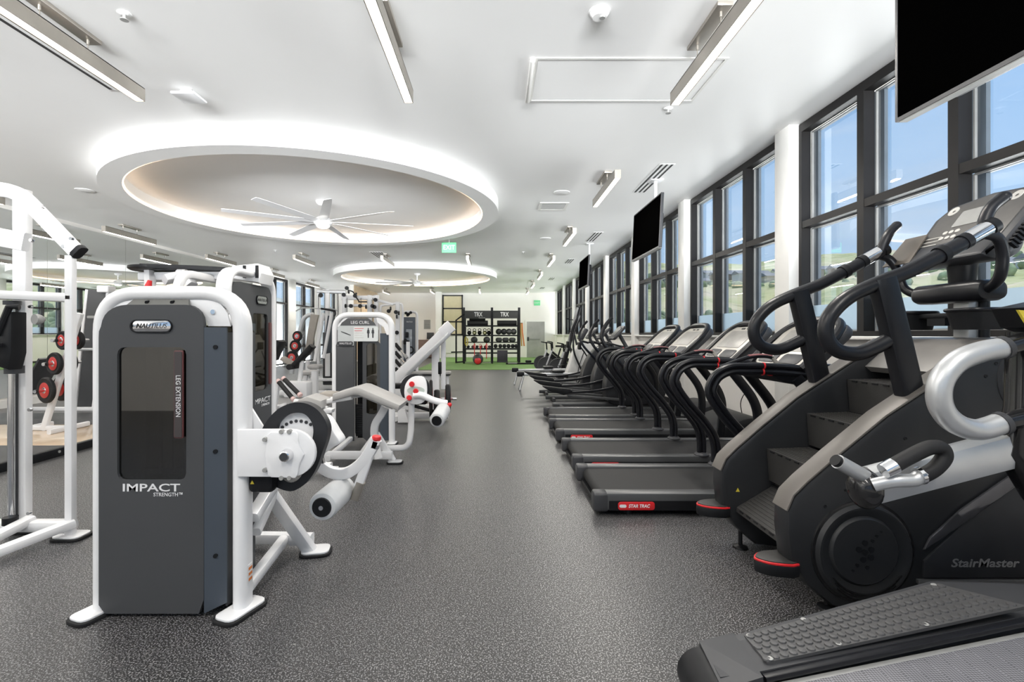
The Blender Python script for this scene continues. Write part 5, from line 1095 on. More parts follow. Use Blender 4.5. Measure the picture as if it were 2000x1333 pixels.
for z, x, r, nm in ((1.36, -6.16, .135, 'smallest top'), (1.03, -6.28, .16, 'middle'), (.65, -6.40, .185, 'largest bottom')):
    for yy, sd in ((6.93, 'near'), (7.17, 'mirror')):
        dsc = thing('weight_disc', '%s black and red weight disc on the %s side of the storage tree' % (nm, sd), 'weight plate', (x, yy, z), group='weight discs on the storage tree')
        plate(dsc, (x, yy, z), V(.35, 1, 0).normalized(), r, .055, nm='rubber_disc')
# ---- tall grey back panel machine
hk = thing('hack_squat_machine', 'tall leaning machine with long slate panel and white side rails before the mirror', 'weight machine', (-8.0, 9.2, 0))
Yh = 9.3; m = MB(); pq = [Q(172, 565, Yh), Q(212, 571, Yh), Q(187, 800, Yh), Q(150, 800, Yh)]
pnl = obj('back_panel', MB().prism(pq, 'y', Yh, Yh+.05, .008), M_panel, hk)
obj('grab_slot', MB().prism(rrect(Q(170, 0, Yh)[0], Q(188, 0, Yh)[0], Q(0, 622, Yh)[1], Q(0, 617, Yh)[1], .02, 3), 'y', Yh-.006, Yh), M_bead, pnl)
for a, b in (((213, 568), (184, 800)), ((172, 566), (147, 800))): obj('side_rail', MB().bar([at(*a, Yh+.03), at(*b, Yh+.03)], .08, .06), M_white, hk)
obj('head_block', MB().rbox(Q(196, 0, Yh)[0], Q(219, 0, Yh)[0], Yh-.1, Yh+.1, Q(0, 572, Yh)[1], Q(0, 559, Yh)[1], .02), M_white, hk)
obj('base_rail', MB().bar([at(40, 800, 9.25), at(190, 800, 9.25)], .08, .09).bar([(-7.7, 9.3, .05), (-7.7, 10.3, .05)], .06, .06, (0, 0, 1)), M_white, hk)
obj('prop', MB().bar([(-7.7, 10.2, .06), at(195, 640, 9.36)], .06, .06), M_white, hk)
obj('cross_tube', MB().cyl(at(155, 683, 9.2), at(190, 683, 9.2), .03, n=10), M_sil, hk)
obj('sled_plate', MB().bar([at(60, 770, 9.2), at(100, 700, 9.2)], .5, .04), M_dk, hk)
# ================================================================== MID AND FAR WEIGHT FLOOR
Z3 = lambda px, py, Y: at(px, py, Y)
# ---- plate loaded machine with diagonal beam
dm = thing('diagonal_press_machine', 'plate loaded machine with long white diagonal beam and upright post beside the aisle', 'weight machine', (-1.2, 8.2, 0))
Yd = 8.2
obj('diagonal_beam', MB().bar([Z3(758, 755, Yd), Z3(872, 646, Yd)], .12, .17, r=.15), M_white, dm)
obj('beam_slide', MB().bar([Z3(795, 732, Yd-.09), Z3(878, 652, Yd-.09)], .03, .07), M_sil, dm)
obj('beam_head', MB().bar([Z3(864, 652, Yd), Z3(882, 636, Yd)], .15, .20, r=.12), M_white, dm)
obj('post', MB().bar([Z3(851, 800, Yd+.15), Z3(851, 665, Yd+.15)], .10, .13, r=.12).bar([Z3(866, 760, Yd+.15), Z3(866, 655, Yd+.15)], .08, .08), M_white, dm)
obj('rear_frame', MB().bar([Z3(785, 800, Yd), Z3(785, 730, Yd)], .1, .28).bar([(-1.75, Yd, .08), (-.80, Yd, .08)], .1, .1).bar([(-.95, Yd+.1, .2), (-1.3, Yd+.1, .2)], .1, .1).bar([(-1.65, Yd-.2, .05), (-1.65, Yd+.5, .05)], .08, .07, (0, 0, 1)), M_white, dm)
obj('foot_block', MB().prism([Q(778, 800, 7.9), Q(792, 800, 7.9), Q(799, 825, 7.9), Q(778, 825, 7.9)], 'y', 7.85, 7.95, .005), M_white, dm)
obj('weight_horn', MB().cyl((-1.0, 7.75, .42), (-.62, 7.75, .42), .025, n=12), M_chr, dm)
obj('bumper', MB().rbox(-1.35, -1.1, 7.7, 7.95, .33, .44, .02).rbox(-1.65, -1.35, 7.7, 7.9, .58, .66, .02), M_blk, dm)
obj('carriage', MB().rbox(-.93, -.88, 7.85, 7.95, .80, 1.0, .01), M_blk, dm)
obj('lower_link', MB().bar([(-1.5, 7.8, .35), (-.95, 7.8, .2)], .05, .05), M_blk, dm)
for c, r, w, lb in (((-1.03, 7.75, .42), .30, .05, 'large thin black weight disc leaning left on the diagonal press machine'), ((-.93, 7.70, .36), .21, .09, 'thick black weight disc low on the diagonal press machine'), ((-.76, 7.75, .42), .23, .08, 'outermost black weight disc with red inlay on the diagonal press machine')):
    dsc = thing('weight_disc', lb, 'weight plate', c, group='weight discs on the diagonal press machine'); plate(dsc, c, V(1, .12, 0).normalized(), r, w, nm='rubber_disc')
# ---- flat bench
def bench(X, Y, w, label, z=.45, d=.3):
    t = thing('flat_bench', label, 'bench', (X, Y, 0))
    obj('pad', MB().rbox(X-w/2, X+w/2, Y-d/2, Y+d/2, z-.07, z, .02), M_pad, t)
    obj('pad_board', MB().box(X-w/2+.01, X+w/2-.01, Y-d/2+.01, Y+d/2-.01, z-.095, z-.07), M_blk, t, 0)
    for s in (-1, 1):
        obj('leg', MB().bar([(X+s*w*.42, Y, z-.09), (X+s*w*.42, Y, .04)], .07, .07), M_white, t)
        obj('foot', MB().bar([(X+s*w*.42, Y-.25, .03), (X+s*w*.42, Y+.25, .03)], .06, .06, (0, 0, 1)), M_white, t)
    obj('spine', MB().bar([(X-w*.42, Y, z-.16), (X+w*.42, Y, z-.16)], .06, .12), M_white, t)
    return t
bench(-1.72, 13.0, 1.05, 'flat grey bench in front of the green turf, behind the diagonal press machine')
# ---- low back machine pads with two foam roller bars
ab = thing('abdominal_bench', 'grey padded seat machine with twin black foam rollers between the fly and leg curl machines', 'weight machine', (-2.0, 5.3, 0))
Ya2 = 5.2
for a, b in (((545, 747), (571, 778)), ((556, 742), (584, 770))):
    r_ = obj('foam_roller', MB().cyl(Z3(*a, Ya2), Z3(*b, Ya2-.1), .024, n=12), M_rub, ab)
    p0, p1 = Vector(Z3(*a, Ya2)), Vector(Z3(*b, Ya2-.1)); d_ = (p1-p0).normalized()
    obj('roller_end', MB().cyl(p1, p1+d_*.03, .026, n=12).cyl(p0-d_*.03, p0, .026, n=12), M_pink if 0 else mat('pale_pink_plastic', (.6, .42, .40), .5), r_)
obj('seat', MB().prism([Q(588, 780, 5.0), Q(606, 772, 5.0), Q(634, 781, 5.0), Q(634, 796, 5.0), Q(612, 800, 5.0), Q(590, 790, 5.0)], 'y', 4.9, 5.2, .02), M_pad, ab)
obj('rear_pad', MB().prism([Q(616, 772, 5.6), Q(628, 767, 5.6), Q(652, 768, 5.6), Q(652, 784, 5.6), Q(625, 784, 5.6)], 'y', 5.55, 5.8, .02), M_pad2, ab)
obj('frame', MB().bar([(-2.1, 5.1, .08), (-2.1, 5.1, .72)], .06, .07).bar([(-2.5, 5.1, .07), (-1.72, 5.1, .07)], .07, .07).bar([Z3(575, 785, 5.05), Z3(640, 800, 5.05)], .06, .06), M_white, ab)
obj('roller_stand', MB().bar([(-2.45, 5.2, .08), Z3(543, 744, 5.22)], .05, .05), M_white, ab)
obj('catch', MB().prism([Q(628, 803, 4.9), Q(640, 797, 4.9), Q(652, 799, 4.9), Q(650, 806, 4.9), Q(634, 808, 4.9)], 'y', 4.85, 4.95, .005), M_white, ab)
foot(ab, -2.5, 5.1, .1, .3); foot(ab, -1.72, 5.1, .1, .3)
# ---- machines by the left windows
ic = thing('incline_press_machine', 'plate loaded incline machine with tall grey pads and curved arm by the left windows', 'weight machine', (-4.3, 11.5, 0))
Yi = 11.5
obj('curved_arm', MB().bar(spline([Z3(570, 730, Yi), Z3(580, 680, Yi), Z3(588, 640, Yi), Z3(596, 620, Yi), Z3(612, 614, Yi)], 6), .10, .09), M_sil, ic)
obj('back_pad', MB().prism([Q(611, 614, Yi), Q(626, 616, Yi), Q(610, 692, Yi), Q(597, 700, Yi)], 'y', Yi-.15, Yi-.05, .02), M_pad2, ic)
obj('rear_pad', MB().prism([Q(634, 616, Yi), Q(645, 618, Yi), Q(640, 690, Yi), Q(622, 694, Yi)], 'y', Yi+.2, Yi+.3, .02), M_panel2, ic)
for a, b in (((632, 612), (615, 705)), ((648, 612), (632, 700))): obj('notched_rail', MB().bar([Z3(*a, Yi-.2), Z3(*b, Yi-.2)], .07, .07), M_white, ic)
obj('seat', MB().rbox(*[Z3(591, 0, Yi)[0], Z3(623, 0, Yi)[0]], Yi-.3, Yi+.1, .50, .58, .03), M_pad, ic)
obj('seat', MB().rbox(*[Z3(618, 0, Yi)[0], Z3(641, 0, Yi)[0]], Yi-.6, Yi-.3, .66, .76, .04), M_pad, ic)
obj('base', MB().bar([(-5.0, Yi-.2, .08), (-3.8, Yi-.2, .08)], .1, .12).bar([(-4.5, Yi-.2, .1), (-4.4, Yi-.2, .5)], .1, .1).bar([(-4.05, Yi-.6, .02), (-4.05, Yi-.6, .62)], .14, .14), M_white, ic)
for px, py, r, lb in ((581, 657, .12, 'uppermost'), (577, 676, .14, 'middle'), (571, 699, .16, 'lowest')):
    c = Z3(px, py, Yi-.25); obj('peg', MB().cyl((c[0], c[1]-.05, c[2]), (c[0], Yi+.05, c[2]), .02, n=10), M_chr, ic)
    dsc = thing('weight_disc', '%s red faced weight disc on the incline machine by the windows' % lb, 'weight plate', c, group='weight discs on the incline machine'); plate(dsc, c, V(.2, 1, 0).normalized(), r, .06, nm='rubber_disc')
foot(ic, -4.05, Yi-.6, .4, .14)
# roman chair with black pad
rc = thing('back_extension_bench', 'back extension bench with long black slanted pad before the incline machine', 'bench', (-3.7, 9.5, 0))
obj('slanted_pad', MB().bar([Z3(572, 718, 9.3), Z3(611, 676, 9.3)], .22, .09, r=.3), M_rub, rc)
obj('small_pad', MB().bar([Z3(552, 700, 9.4), Z3(572, 712, 9.4)], .20, .08, r=.3), M_pad2, rc)
obj('roller', MB().tube([(p[0], 9.1+.4*k, p[2]) for k, p in enumerate((Z3(573, 716, 9.3), Z3(573, 716, 9.3)))], .055, 12), M_rub, rc)
obj('pad_post', MB().bar([Z3(585, 745, 9.3), Z3(590, 705, 9.3)], .07, .07), M_white, rc)
obj('frame', MB().bar([(-4.2, 9.3, .06), (-3.5, 9.3, .06)], .08, .08).bar([(-4.15, 9.0, .06), (-4.15, 9.6, .06)], .06, .06, (0, 0, 1)).bar([(-3.5, 9.0, .06), (-3.5, 9.6, .06)], .06, .06, (0, 0, 1)), M_white, rc)
obj('side_box', MB().rbox(-4.0, -3.55, 9.15, 9.45, .25, .55, .03), M_white, rc)
# left pad seen edge-on beside the fly machine
ob = thing('adjustable_bench', 'adjustable bench with raised black backrest seen beside the fly machine', 'bench', (-3.3, 7.4, 0))
obj('backrest', MB().bar([Z3(534, 703, 7.4), Z3(550, 666, 7.4)], .26, .07, r=.3), M_rub, ob)
obj('seat', MB().bar([Z3(505, 712, 7.4), Z3(530, 705, 7.4)], .26, .06, r=.3), M_rub, ob)
obj('frame', MB().bar([(-4.0, 7.4, .05), (-3.1, 7.4, .05)], .07, .08).bar([(-3.5, 7.4, .05), (-3.4, 7.4, .9)], .06, .07).bar([(-4.0, 7.15, .03), (-4.0, 7.65, .03)], .06, .06, (0, 0, 1)).bar([(-3.1, 7.15, .03), (-3.1, 7.65, .03)], .06, .06, (0, 0, 1)), M_white, ob)
# ---- lat pulldown
lt = thing('lat_pulldown_machine', 'white lat pulldown with wide bar hanging from its top beam by the left windows', 'weight machine', (-4.3, 12.8, 0))
Yt = 12.8
obj('column', MB().bar([Z3(640, 735, Yt), Z3(640, 566, Yt)], .1, .12).bar([Z3(622, 735, Yt), Z3(622, 572, Yt)], .06, .06), M_white, lt)
obj('top_beam', MB().bar([Z3(620, 569, Yt), Z3(676, 571, Yt)], .1, .10).bar([Z3(624, 569, Yt-.05), Z3(644, 571, Yt-.05)], .03, .06), M_sil, lt)
obj('pulley', MB().lathe(Z3(626, 577, Yt-.08), (0, 1, 0), [(0, .01), (0, .06), (.03, .06), (.03, .01)], 18), M_blk, lt)
obj('cable', MB().cyl(Z3(621.5, 578, Yt-.06), Z3(621.5, 603, Yt-.06), .006, n=6), M_blk, lt)
obj('wide_bar', MB().tube(spline([Z3(578, 608, Yt-.1), Z3(592, 602, Yt-.1), Z3(622, 603, Yt-.1), Z3(650, 604, Yt-.1), Z3(661, 609, Yt-.1)], 4), .016, 8), M_sil, lt)
obj('bar_grip', MB().bar([Z3(627, 603, Yt-.13), Z3(655, 608, Yt-.13)], .05, .05, r=.45), M_blk, lt)
obj('bar_hook', MB().tube(spline([Z3(655, 608, Yt-.13), Z3(655, 615, Yt-.13), Z3(650, 621, Yt-.13)], 4), .016, 8), M_blk, lt)
obj('base', MB().bar([Z3(600, 742, Yt), Z3(660, 742, Yt)], .1, .08).bar([Z3(601, 705, Yt), Z3(601, 740, Yt)], .1, .1), M_white, lt)
obj('seat', MB().rbox(Z3(592, 0, Yt)[0], Z3(622, 0, Yt)[0], Yt-.2, Yt+.15, .42, .50, .03), M_pad, lt)
obj('weight_case', MB().rbox(Z3(628, 0, Yt)[0], Z3(652, 0, Yt)[0], Yt+.08, Yt+.3, .1, 1.5, .02), M_panel, lt)
# ---- multi station cable frame
ms_ = thing('multi_station_cable_machine', 'large white multi station cable frame with many pulleys rising behind the leg curl machine', 'weight machine', (-3.0, 11.0, 0))
Ym = 11.0
for px in (673, 722, 735, 777): obj('post', MB().bar([Z3(px, 770, Ym), Z3(px, 577 if px < 760 else 590, Ym)], .09, .10), M_white, ms_)
obj('top_frame', MB().bar([Z3(668, 582, Ym), Z3(740, 582, Ym)], .08, .10).bar([Z3(672, 597, Ym), Z3(735, 597, Ym)], .08, .06).bar([Z3(735, 586, Ym), Z3(768, 595, Ym)], .05, .06), M_white, ms_)
obj('hoop', MB().tube(spline([Z3(743, 660, Ym), Z3(743, 605, Ym), Z3(748, 597, Ym), Z3(758, 596, Ym), Z3(766, 594, Ym), Z3(780, 594, Ym), Z3(786, 602, Ym), Z3(786, 665, Ym)], 5), .025, 10), M_white, ms_)
for px, py in ((677, 563), (680, 570), (671, 576), (693, 578), (733, 586), (674, 598), (685, 598), (703, 598), (714, 600), (727, 598), (731, 600), (762, 603), (759, 608), (773, 610), (778, 612), (774, 619), (775, 650)):
    c = Z3(px, py, Ym-.12); obj('pulley', MB().lathe(c, (0, 1, 0) if px % 2 else (1, 0, 0), [(0, .01), (0, .045), (.025, .045), (.025, .01)], 14), M_blk, ms_)
obj('pull_bar', MB().tube(spline([Z3(683, 568, Ym-.15), Z3(690, 571, Ym-.15), Z3(695, 580, Ym-.15), Z3(702, 590, Ym-.15)], 4), .014, 8).bar([Z3(700, 590, Ym-.15), Z3(717, 590, Ym-.15)], .03, .03), M_blk, ms_)
obj('rope_grip', MB().bar([Z3(696, 572, Ym-.15), Z3(693, 582, Ym-.15)], .04, .04), M_blk, ms_)
for px in (678, 705, 728): obj('cable', MB().cyl(Z3(px, 582, Ym-.1), Z3(px, 700, Ym-.1), .006, n=6), M_dk, ms_)
for a, b, c_, d_ in ((674, 608, 690, 760), (697, 608, 716, 760)):
    x0, _, z1 = Z3(a, b, Ym); x1, _, z0 = Z3(c_, d_, Ym); obj('stack_case', MB().rbox(x0, x1, Ym+.1, Ym+.3, max(z0, .1), z1-.25, .02), M_panel, ms_)
foot(ms_, Z3(673, 0, Ym)[0], Ym, .2, .5); foot(ms_, Z3(777, 0, Ym)[0], Ym, .2, .5)
# functional tower with slate panel
fx = thing('dual_pulley_tower', 'white arched dual pulley tower with slate front panel near the turf', 'weight machine', (-2.3, 13.2, 0))
Yf = 13.2; a0, a1 = Z3(784, 0, Yf)[0], Z3(817, 0, Yf)[0]; w_ = a1-a0; zt = Z3(0, 607, Yf)[2]
obj('frame_arch', arch(MB(), w_, zt, Yf, .1, .07, .12, x0=a0), M_white, fx)
obj('front_panel', MB().rbox(a0+.07, a1-.07, Yf-.06, Yf-.04, .1, Z3(0, 620, Yf)[2], .01), M_panel2, fx)
obj('smoked_window', MB().rbox(a0+.14, a1-.16, Yf-.07, Yf-.06, .75, 1.58, .004), mat('pale_reflective_window', (.35, .38, .42), .15), fx)
text('lettering', 'NAUTILUS', .05, ((a0+a1)/2, Yf-.062, 1.78), (1, 0, 0), (0, 0, 1), M_text, fx, .16)
for px, py in ((793, 612), (798, 614), (802, 611), (796, 616)): obj('pulley', MB().lathe(Z3(px, py, Yf-.1), (0, 1, 0), [(0, .01), (0, .04), (.02, .04), (.02, .01)], 12), M_blk, fx)
for px, py in ((797, 655), (794, 668), (799, 671)): obj('grip_handle', MB().rbox(Z3(px-3, 0, Yf)[0], Z3(px+3, 0, Yf)[0], Yf-.25, Yf-.12, Z3(0, py+5, Yf)[2], Z3(0, py-6, Yf)[2], .02), M_blk, fx)
obj('loop_strap', MB().tube(spline([Z3(795, 682, Yf-.2), Z3(803, 678, Yf-.2), Z3(808, 684, Yf-.2), Z3(803, 690, Yf-.2), Z3(795, 688, Yf-.2)], 4, True), .018, 8, True), M_blk, fx)
obj('base', MB().bar([(a0-.1, Yf-.3, .05), (a1+.1, Yf-.3, .05)], .08, .08).bar([(a0+.05, Yf-.3, .05), (a0+.05, Yf, .05)], .06, .06, (0, 0, 1)).bar([(a1-.05, Yf-.3, .05), (a1-.05, Yf, .05)], .06, .06, (0, 0, 1)), M_white, fx)
# barbell rack of slanting bars
bb = thing('barbell_rack', 'white upright rack of slanting fixed barbells beside the diagonal beam', 'rack', (-1.9, 9.6, 0))
Yr = 9.6
for px in (774, 797): obj('upright', MB().bar([Z3(px, 775, Yr+.15), Z3(px, 668, Yr+.15)], .06, .07), M_white, bb)
obj('base', MB().bar([(-2.1, Yr-.2, .04), (-2.1, Yr+.5, .04)], .07, .06, (0, 0, 1)).bar([(-1.65, Yr-.2, .04), (-1.65, Yr+.5, .04)], .07, .06, (0, 0, 1)).bar([(-2.1, Yr+.15, .05), (-1.65, Yr+.15, .05)], .06, .06), M_white, bb)
for k in range(5):
    a, b = Z3(772, 672+16*k, Yr), Z3(795, 700+15*k, Yr-.1)
    obj('bar_rest', MB().bar([Z3(778, 682+16*k, Yr+.15), Z3(795, 700+15*k, Yr+.05)], .03, .03), M_white, bb)
    t = thing('fixed_barbell', '%s slanting black gripped barbell on the white barbell rack' % ['topmost', 'second from top', 'middle', 'second from bottom', 'lowest'][k], 'barbell', a, group='fixed barbells on the white rack')
    A_, B_ = Vector(a), Vector(b); obj('bar', MB().cyl(A_, B_, .018, n=10), M_chr, t); obj('weight_sleeve', MB().cyl(A_, A_.lerp(B_, .45), .036, n=12), M_blk, t); obj('end_sleeve', MB().cyl(A_.lerp(B_, .78), B_, .036, n=12), M_bead, t)
# ================================================================== FAR END
Yw = 25.0; kx = lambda px: (px-968)/950*Yw; kz = lambda py: EYE+(653-py)/950*Yw
rk = thing('storage_rack', 'large black two bay training storage rack with white lettered headers on the turf', 'storage rack', (kx(960), Yw, .018))
xs = (kx(907), kx(961), kx(1013)); zt_ = kz(602)
for x in xs:
    for y in (Yw-.45, Yw+.45):
        u = obj('upright', MB().box(x-.06, x+.06, y-.05, y+.05, .018, zt_ if y < Yw else zt_-.15), M_blk, rk, 0)
for i in (0, 1):
    x0, x1 = xs[i]+.04, xs[i+1]-.04
    h = obj('header', MB().box(x0, x1, Yw-.49, Yw-.45, kz(623), kz(609 if i == 0 else 610)), mat('header_black', (.035, .035, .036), .5), rk, 0)
    text('lettering', 'TRX', .30, ((x0+x1)/2+(.02 if i == 0 else -.05), Yw-.492, kz(615.5)), (1, 0, 0), (0, 0, 1), M_text, h, .42, 0, .002, .008)
    if i == 0: text('small_lettering', 'TRAINING', .06, ((x0+x1)/2+.2, Yw-.492, kz(622)), (1, 0, 0), (0, 0, 1), M_text, h, .34)
    for py in (637, 655.5, 669, 681.5, 690):
        obj('shelf', MB().box(x0, x1, Yw-.42, Yw+.42, kz(py)-.04, kz(py)+.03) if py not in (669, 690) else MB().box(x0, x1, Yw+.40, Yw+.43, kz(py)-.02, kz(py)+.02).box(x0, x1, Yw-.43, Yw-.40, kz(py)-.02, kz(py)+.02), M_blk, rk, 0)
    obj('top_bar', MB().box(x0, x1, Yw-.04, Yw+.04, zt_-.22, zt_-.14), M_blk, rk, 0)
obj('outrigger', MB().bar([(kx(894), Yw-1.0, .02), (kx(894), Yw-1.0, kz(627)), (xs[0], Yw-.45, kz(615))], .08, .08).bar([(kx(894), Yw-1.0, .06), (xs[0], Yw-.45, .06)], .06, .06, (0, 0, 1)), M_blk, rk)
obj('outrigger_arm', MB().bar([(kx(885), Yw-1.0, kz(687)), (xs[0], Yw-.5, kz(687))], .06, .06), M_blk, rk)
zz = lambda py: kz(py)+.02
def cyl_item(nm, cat, lb, x0, x1, z, r, m, grp, y=None):
    y = Yw-.15 if y is None else y; t = thing(nm, lb, cat, ((x0+x1)/2, y, z-r), group=grp)
    b = obj('body', MB().cyl((x0, y, z), (x1, y, z), r, n=18), m, t); obj('core', MB().cyl((x0-.004, y, z), (x1+.004, y, z), r*.45, n=14), M_dk, t); return t
M_foam = mat('black_foam_roller', (.03, .03, .032), .6)
cyl_item('foam_roller', 'foam roller', 'long black foam roller on the top shelf of the left rack bay', kx(913), kx(953), zz(637)+.13, .13, M_foam, 'foam rollers on the top shelf')
cyl_item('foam_roller', 'foam roller', 'long black foam roller on the top shelf of the right rack bay', kx(971), kx(1009), zz(637)+.13, .13, M_foam, 'foam rollers on the top shelf')
cyl_item('foam_roller', 'foam roller', 'shorter foam roller stacked over the left bay top shelf', kx(917), kx(948), zz(637)+.36, .10, M_foam, 'foam rollers on the top shelf')
M_ball = mat('grey_ball_rubber', (.06, .06, .065), .5, bump=.1)
M_ballc = [M_ball, mat('charcoal_ball_rubber', (.03, .03, .033), .45)]
def ball(x, y, z, r, lb, grp, m, cat='medicine ball', nm='medicine_ball'):
    t = thing(nm, lb, cat, (x, y, z-r), group=grp)
    obj('body', MB().sph((x, y, z), r, 18), m, t); obj('band', MB().tube([(x+r*1.005*math.cos(a), y+r*1.005*math.sin(a), z) for a in [2*PI*k/20 for k in range(20)]], r*.04, 6, True), M_bead if m is M_ball else M_dk, t); return t
pos5 = ['leftmost', 'second from left', 'middle', 'second from right', 'rightmost']
for k, px in enumerate((974, 984, 994, 1003)):
    ball(kx(px), Yw-.2, zz(655.5)+.17, .155, '%s large medicine ball on the upper shelf of the right rack bay' % pos5[(0, 1, 3, 4)[k]], 'medicine balls on the upper shelf', M_ball if k > 1 else M_ballc[1])
for k, px in enumerate((968, 977, 985, 993, 1001, 1008)):
    ball(kx(px), Yw-.2, zz(681.5)+.12, .105, '%s small black slam ball on the lower shelf of the right rack bay' % ['leftmost', 'second from left', 'third from left', 'third from right', 'second from right', 'rightmost'][k], 'slam balls on the lower shelf', M_ballc[1])
for k in range(3):
    x = kx(968+13*k); t = thing('sandbag', '%s black sandbag on the middle shelf of the right rack bay' % ['left', 'middle', 'right'][k], 'sandbag', (x+.17, Yw, zz(669)), group='sandbags on the middle shelf')
    obj('body', MB().rbox(x, x+.33, Yw-.45, Yw-.05, zz(669)+.0, zz(669)+.22, .08), M_ballc[1], t); obj('strap', MB().box(x+.14, x+.18, Yw-.456, Yw-.45, zz(669)+.03, zz(669)+.19), M_dk, t, 0)
for k, px in enumerate((917, 927, 937, 947, 955)):
    x = kx(px); z = zz(655.5); t = thing('kettlebell', '%s kettlebell on the upper shelf of the left rack bay' % pos5[k], 'kettlebell', (x, Yw-.2, z), group='kettlebells on the upper shelf')
    obj('body', MB().sph((x, Yw-.2, z+.11), .11, 14), [M_blk, mat('olive_vinyl', (.10, .11, .03), .5)][k in (1, 3)], t)
    obj('handle', MB().tube(spline([(x-.06, Yw-.2, z+.19), (x-.07, Yw-.2, z+.28), (x, Yw-.2, z+.32), (x+.07, Yw-.2, z+.28), (x+.06, Yw-.2, z+.19)], 4), .016, 8), M_blk, t)
    if k in (1, 3): obj('pale_mark', MB().box(x-.05, x+.05, Yw-.318, Yw-.308, z+.07, z+.15), mat('pale_yellow_mark', (.6, .58, .35), .5), t, 0)
for k, px in enumerate((915, 924, 932, 940, 948, 956)):
    x = kx(px); z = zz(681.5); t = thing('dumbbell', '%s dumbbell on the lower shelf of the left rack bay' % ['leftmost', 'second from left', 'third from left', 'third from right', 'second from right', 'rightmost'][k], 'dumbbell', (x, Yw-.2, z), group='dumbbells on the lower shelf')
    obj('handle', MB().cyl((x, Yw-.35, z+.08), (x, Yw-.05, z+.08), .018, n=10), M_chr, t)
    for s in (-.36, -.10): obj('head', MB().cyl((x, Yw+s-.03, z+.08), (x, Yw+s+.06, z+.08), .075, n=12), [M_blk, M_dk][k % 2], t)
for k, px in enumerate((927, 951)):
    ball(kx(px), Yw-.5, kz(664), .17, '%s black ball hanging in front of the left rack bay' % ['left', 'right'][k], 'balls hung on the left rack bay', M_ballc[1])
for k, px in enumerate((927.5, 939, 950.5)):
    x = kx(px); t = thing('suspension_strap', '%s red suspension strap hanging in the left rack bay' % ['left', 'middle', 'right'][k], 'strap', (x, Yw-.52, kz(697)), group='red suspension straps')
    obj('webbing', MB().box(x-.02, x+.02, Yw-.53, Yw-.515, kz(700), kz(660 if k != 1 else 675)), M_red, t, 0); obj('handle_loop', MB().tube(spline([(x-.07, Yw-.53, kz(676)), (x, Yw-.53, kz(672)), (x+.07, Yw-.53, kz(676)), (x, Yw-.53, kz(680))], 4, True), .014, 6, True), M_red, t)
t = thing('yellow_chain', 'yellow resistance loops hanging at the left of the left rack bay', 'resistance bands', (kx(912), Yw-.4, kz(672)))
for k in range(3): obj('loop', MB().tube(spline([(kx(911+k), Yw-.5, kz(658+3*k)), (kx(915), Yw-.5, kz(664+3*k)), (kx(911+k), Yw-.5, kz(672+2*k)), (kx(909), Yw-.5, kz(664+3*k))], 4, True), .014, 6, True), M_yel, t)
for k, (px, m_, lb) in enumerate(((1016, mat('ochre_band', (.50, .30, .06), .5), 'ochre'), (1019, M_orange, 'orange'))):
    x = kx(px); t = thing('resistance_band', 'long %s resistance band hanging at the right end of the storage rack' % lb, 'resistance band', (x, Yw-.3, kz(677 if k else 672)), group='resistance bands at the rack end')
    obj('band', MB().bar([(x, Yw-.3, kz(632)), (x+.02, Yw-.3, kz(650)), (x+.06+.05*k, Yw-.3, kz(676))], .05, .07), m_, t); obj('hook', MB().cyl((x-.1, Yw-.3, kz(632)), (x+.04, Yw-.3, kz(632)), .02, n=8), M_blk, t)
t = thing('plyo_box', 'dark upright box standing under the shelves of the right rack bay', 'plyo box', (kx(982), Yw-.2, .018))
obj('body', MB().rbox(kx(971), kx(991), Yw-.45, Yw+.1, .018, kz(682.5)-.05, .01), mat('dark_plum_vinyl', (.03, .025, .04), .5), t); obj('base_band', MB().box(kx(971)-.004, kx(991)+.004, Yw-.455, Yw+.1, .03, .10), M_dk, t, 0)
# gear on the turf
wb = ball(kx(934)*.93, 22.9, .27, .25, 'red and black wall ball on the turf in front of the storage rack', None, M_ballc[1], nm='wall_ball', cat='exercise ball')
obj('red_panel', MB().lathe((kx(934)*.93, 22.64, .20), (0, 1, 0), [(0, .01), (.004, .08), (.016, .12), (.04, .155)], 20), M_red, wb)
br2 = thing('barbell', 'silver barbell with black ends lying on the turf before the storage rack', 'barbell', (kx(925), 23.6, .018))
obj('bar', MB().cyl((kx(904)*.94, 23.6, .05), (kx(962)*.94, 23.6, .05), .02, n=10), M_chr, br2)
for px in (904, 959): obj('collar', MB().cyl((kx(px)*.94, 23.6, .06), (kx(px+4)*.94, 23.6, .06), .045, n=12), M_blk, br2)
sb = thing('low_sled', 'long low black bar with pale grip lying on the turf right of the rack', 'sled', (.6, 23.0, .018))
obj('bar', MB().bar([(kx(988)*.92, 23, .06), (1.9, 23, .06)], .08, .08), M_blk, sb); obj('grip', MB().bar([(kx(992)*.92, 22.95, .075), (kx(1010)*.92, 22.95, .075)], .07, .05), M_bead, sb)
bo = thing('black_bowl', 'low black weight bowl on the turf by the nearest spin bike', 'weight bowl', (kx(1032)*.95, 23.7, .018))
obj('body', MB().lathe((kx(1032)*.95, 23.7, .018), (0, 0, 1), [(0, .10), (.06, .14), (.12, .16), (.16, .12), (.17, .02)], 18), M_blk, bo); obj('rim', MB().tube([(kx(1032)*.95+.15*math.cos(a), 23.7+.15*math.sin(a), .145) for a in [2*PI*k/18 for k in range(18)]], .012, 6, True), M_dk, bo)
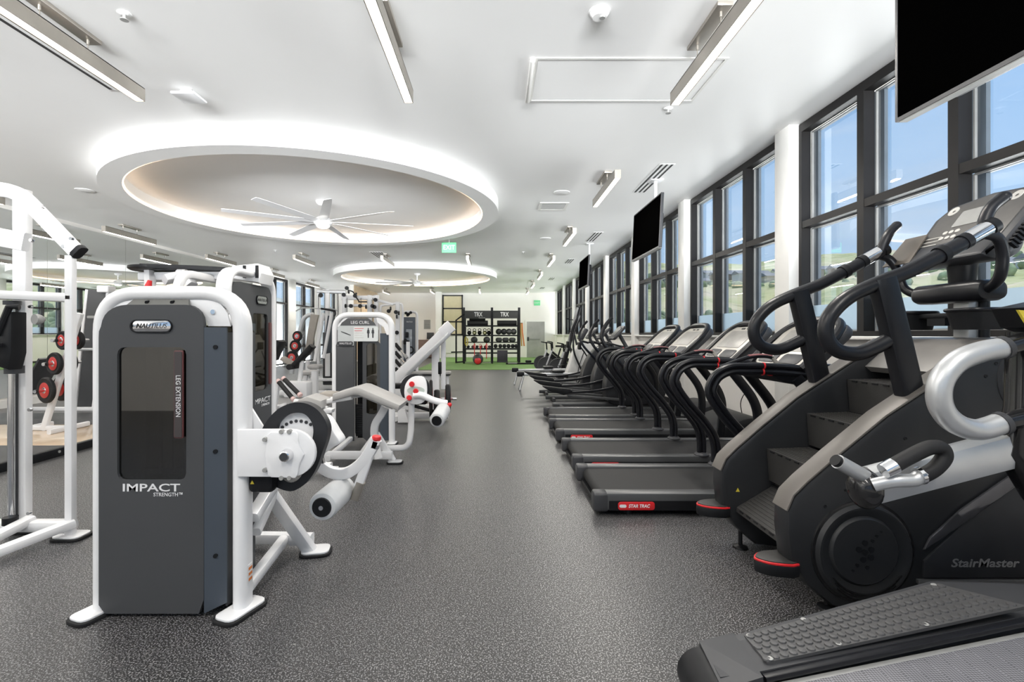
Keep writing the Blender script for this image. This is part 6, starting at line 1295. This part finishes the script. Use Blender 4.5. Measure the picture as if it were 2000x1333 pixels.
# framed climbing panels on the far wall
cp = thing('climbing_panels', 'stack of cream panels in dark frames on the far wall left of the storage rack', 'wall panels', (-3.0, YF-.1, 1.4))
wx0, wx1 = (865-968)/950*29.8, (903-968)/950*29.8; wz = lambda py: EYE+(653-py)/950*29.8
M_cream = mat('cream_panel', (.66, .58, .38), .5, var=.05, scale=3)
for a, b in ((601.5, 578.5), (627.5, 604), (652.5, 630)): obj('panel', MB().box(wx0+.05, wx1-.04, YF-.10, YF-.06, wz(a), wz(b)), M_cream, cp, 0)
for py in (577.5, 602.7, 628.7, 653.6): obj('frame_rail', MB().box(wx0-.02, wx1+.03, YF-.14, YF, wz(py)-.035, wz(py)+.035), M_frame, cp, 0)
for x in (wx0, wx1): obj('frame_stile', MB().box(x-.05, x+.02, YF-.14, YF, wz(655), wz(576)), M_frame, cp, 0)
obj('lower_board', MB().box(wx0, wx1, YF-.05, YF, wz(690), wz(656)), M_wall, cp, 0)
wq = lambda px: (px-968)/950*29.8
gb = thing('wall_grille', 'grey square grille on the far wall left of the column', 'wall grille', (wq(833), YF-.02, wz(634)))
obj('plate', MB().rbox(wq(827), wq(840), YF-.03, YF, wz(643), wz(625), .01), mat('grey_grille', (.42, .42, .41), .5), gb)
for k in range(6): obj('louvre', MB().box(wq(828), wq(839), YF-.034, YF-.03, wz(641-2.9*k), wz(640-2.9*k)), M_dk, gb, 0)
cbn = thing('low_cabinet', 'low brown cabinet against the far wall behind the diagonal beam', 'cabinet', (wq(838), YF-.3, 0)); M_brown = mat('brown_laminate', (.16, .10, .08), .5)
obj('body', MB().box(wq(815), wq(862), YF-.5, YF-.03, .04, wz(664)), M_brown, cbn, 0)
for k in range(3): dr = obj('door', MB().rbox(wq(816+15*k), wq(830+15*k), YF-.52, YF-.50, .08, wz(667), .004), M_brown, cbn); obj('handle', MB().box(wq(828+15*k), wq(829+15*k), YF-.54, YF-.52, .5, .7), M_nick, dr, 0)
mn = thing('monitor', 'small dark monitor standing on the low brown cabinet', 'monitor', (wq(840), YF-.3, wz(664))); obj('screen', MB().rbox(wq(834), wq(848), YF-.3, YF-.26, wz(663), wz(650), .01), M_dk, mn); obj('stand', MB().box(wq(839), wq(843), YF-.35, YF-.2, wz(664), wz(662)), M_blk, mn, 0)
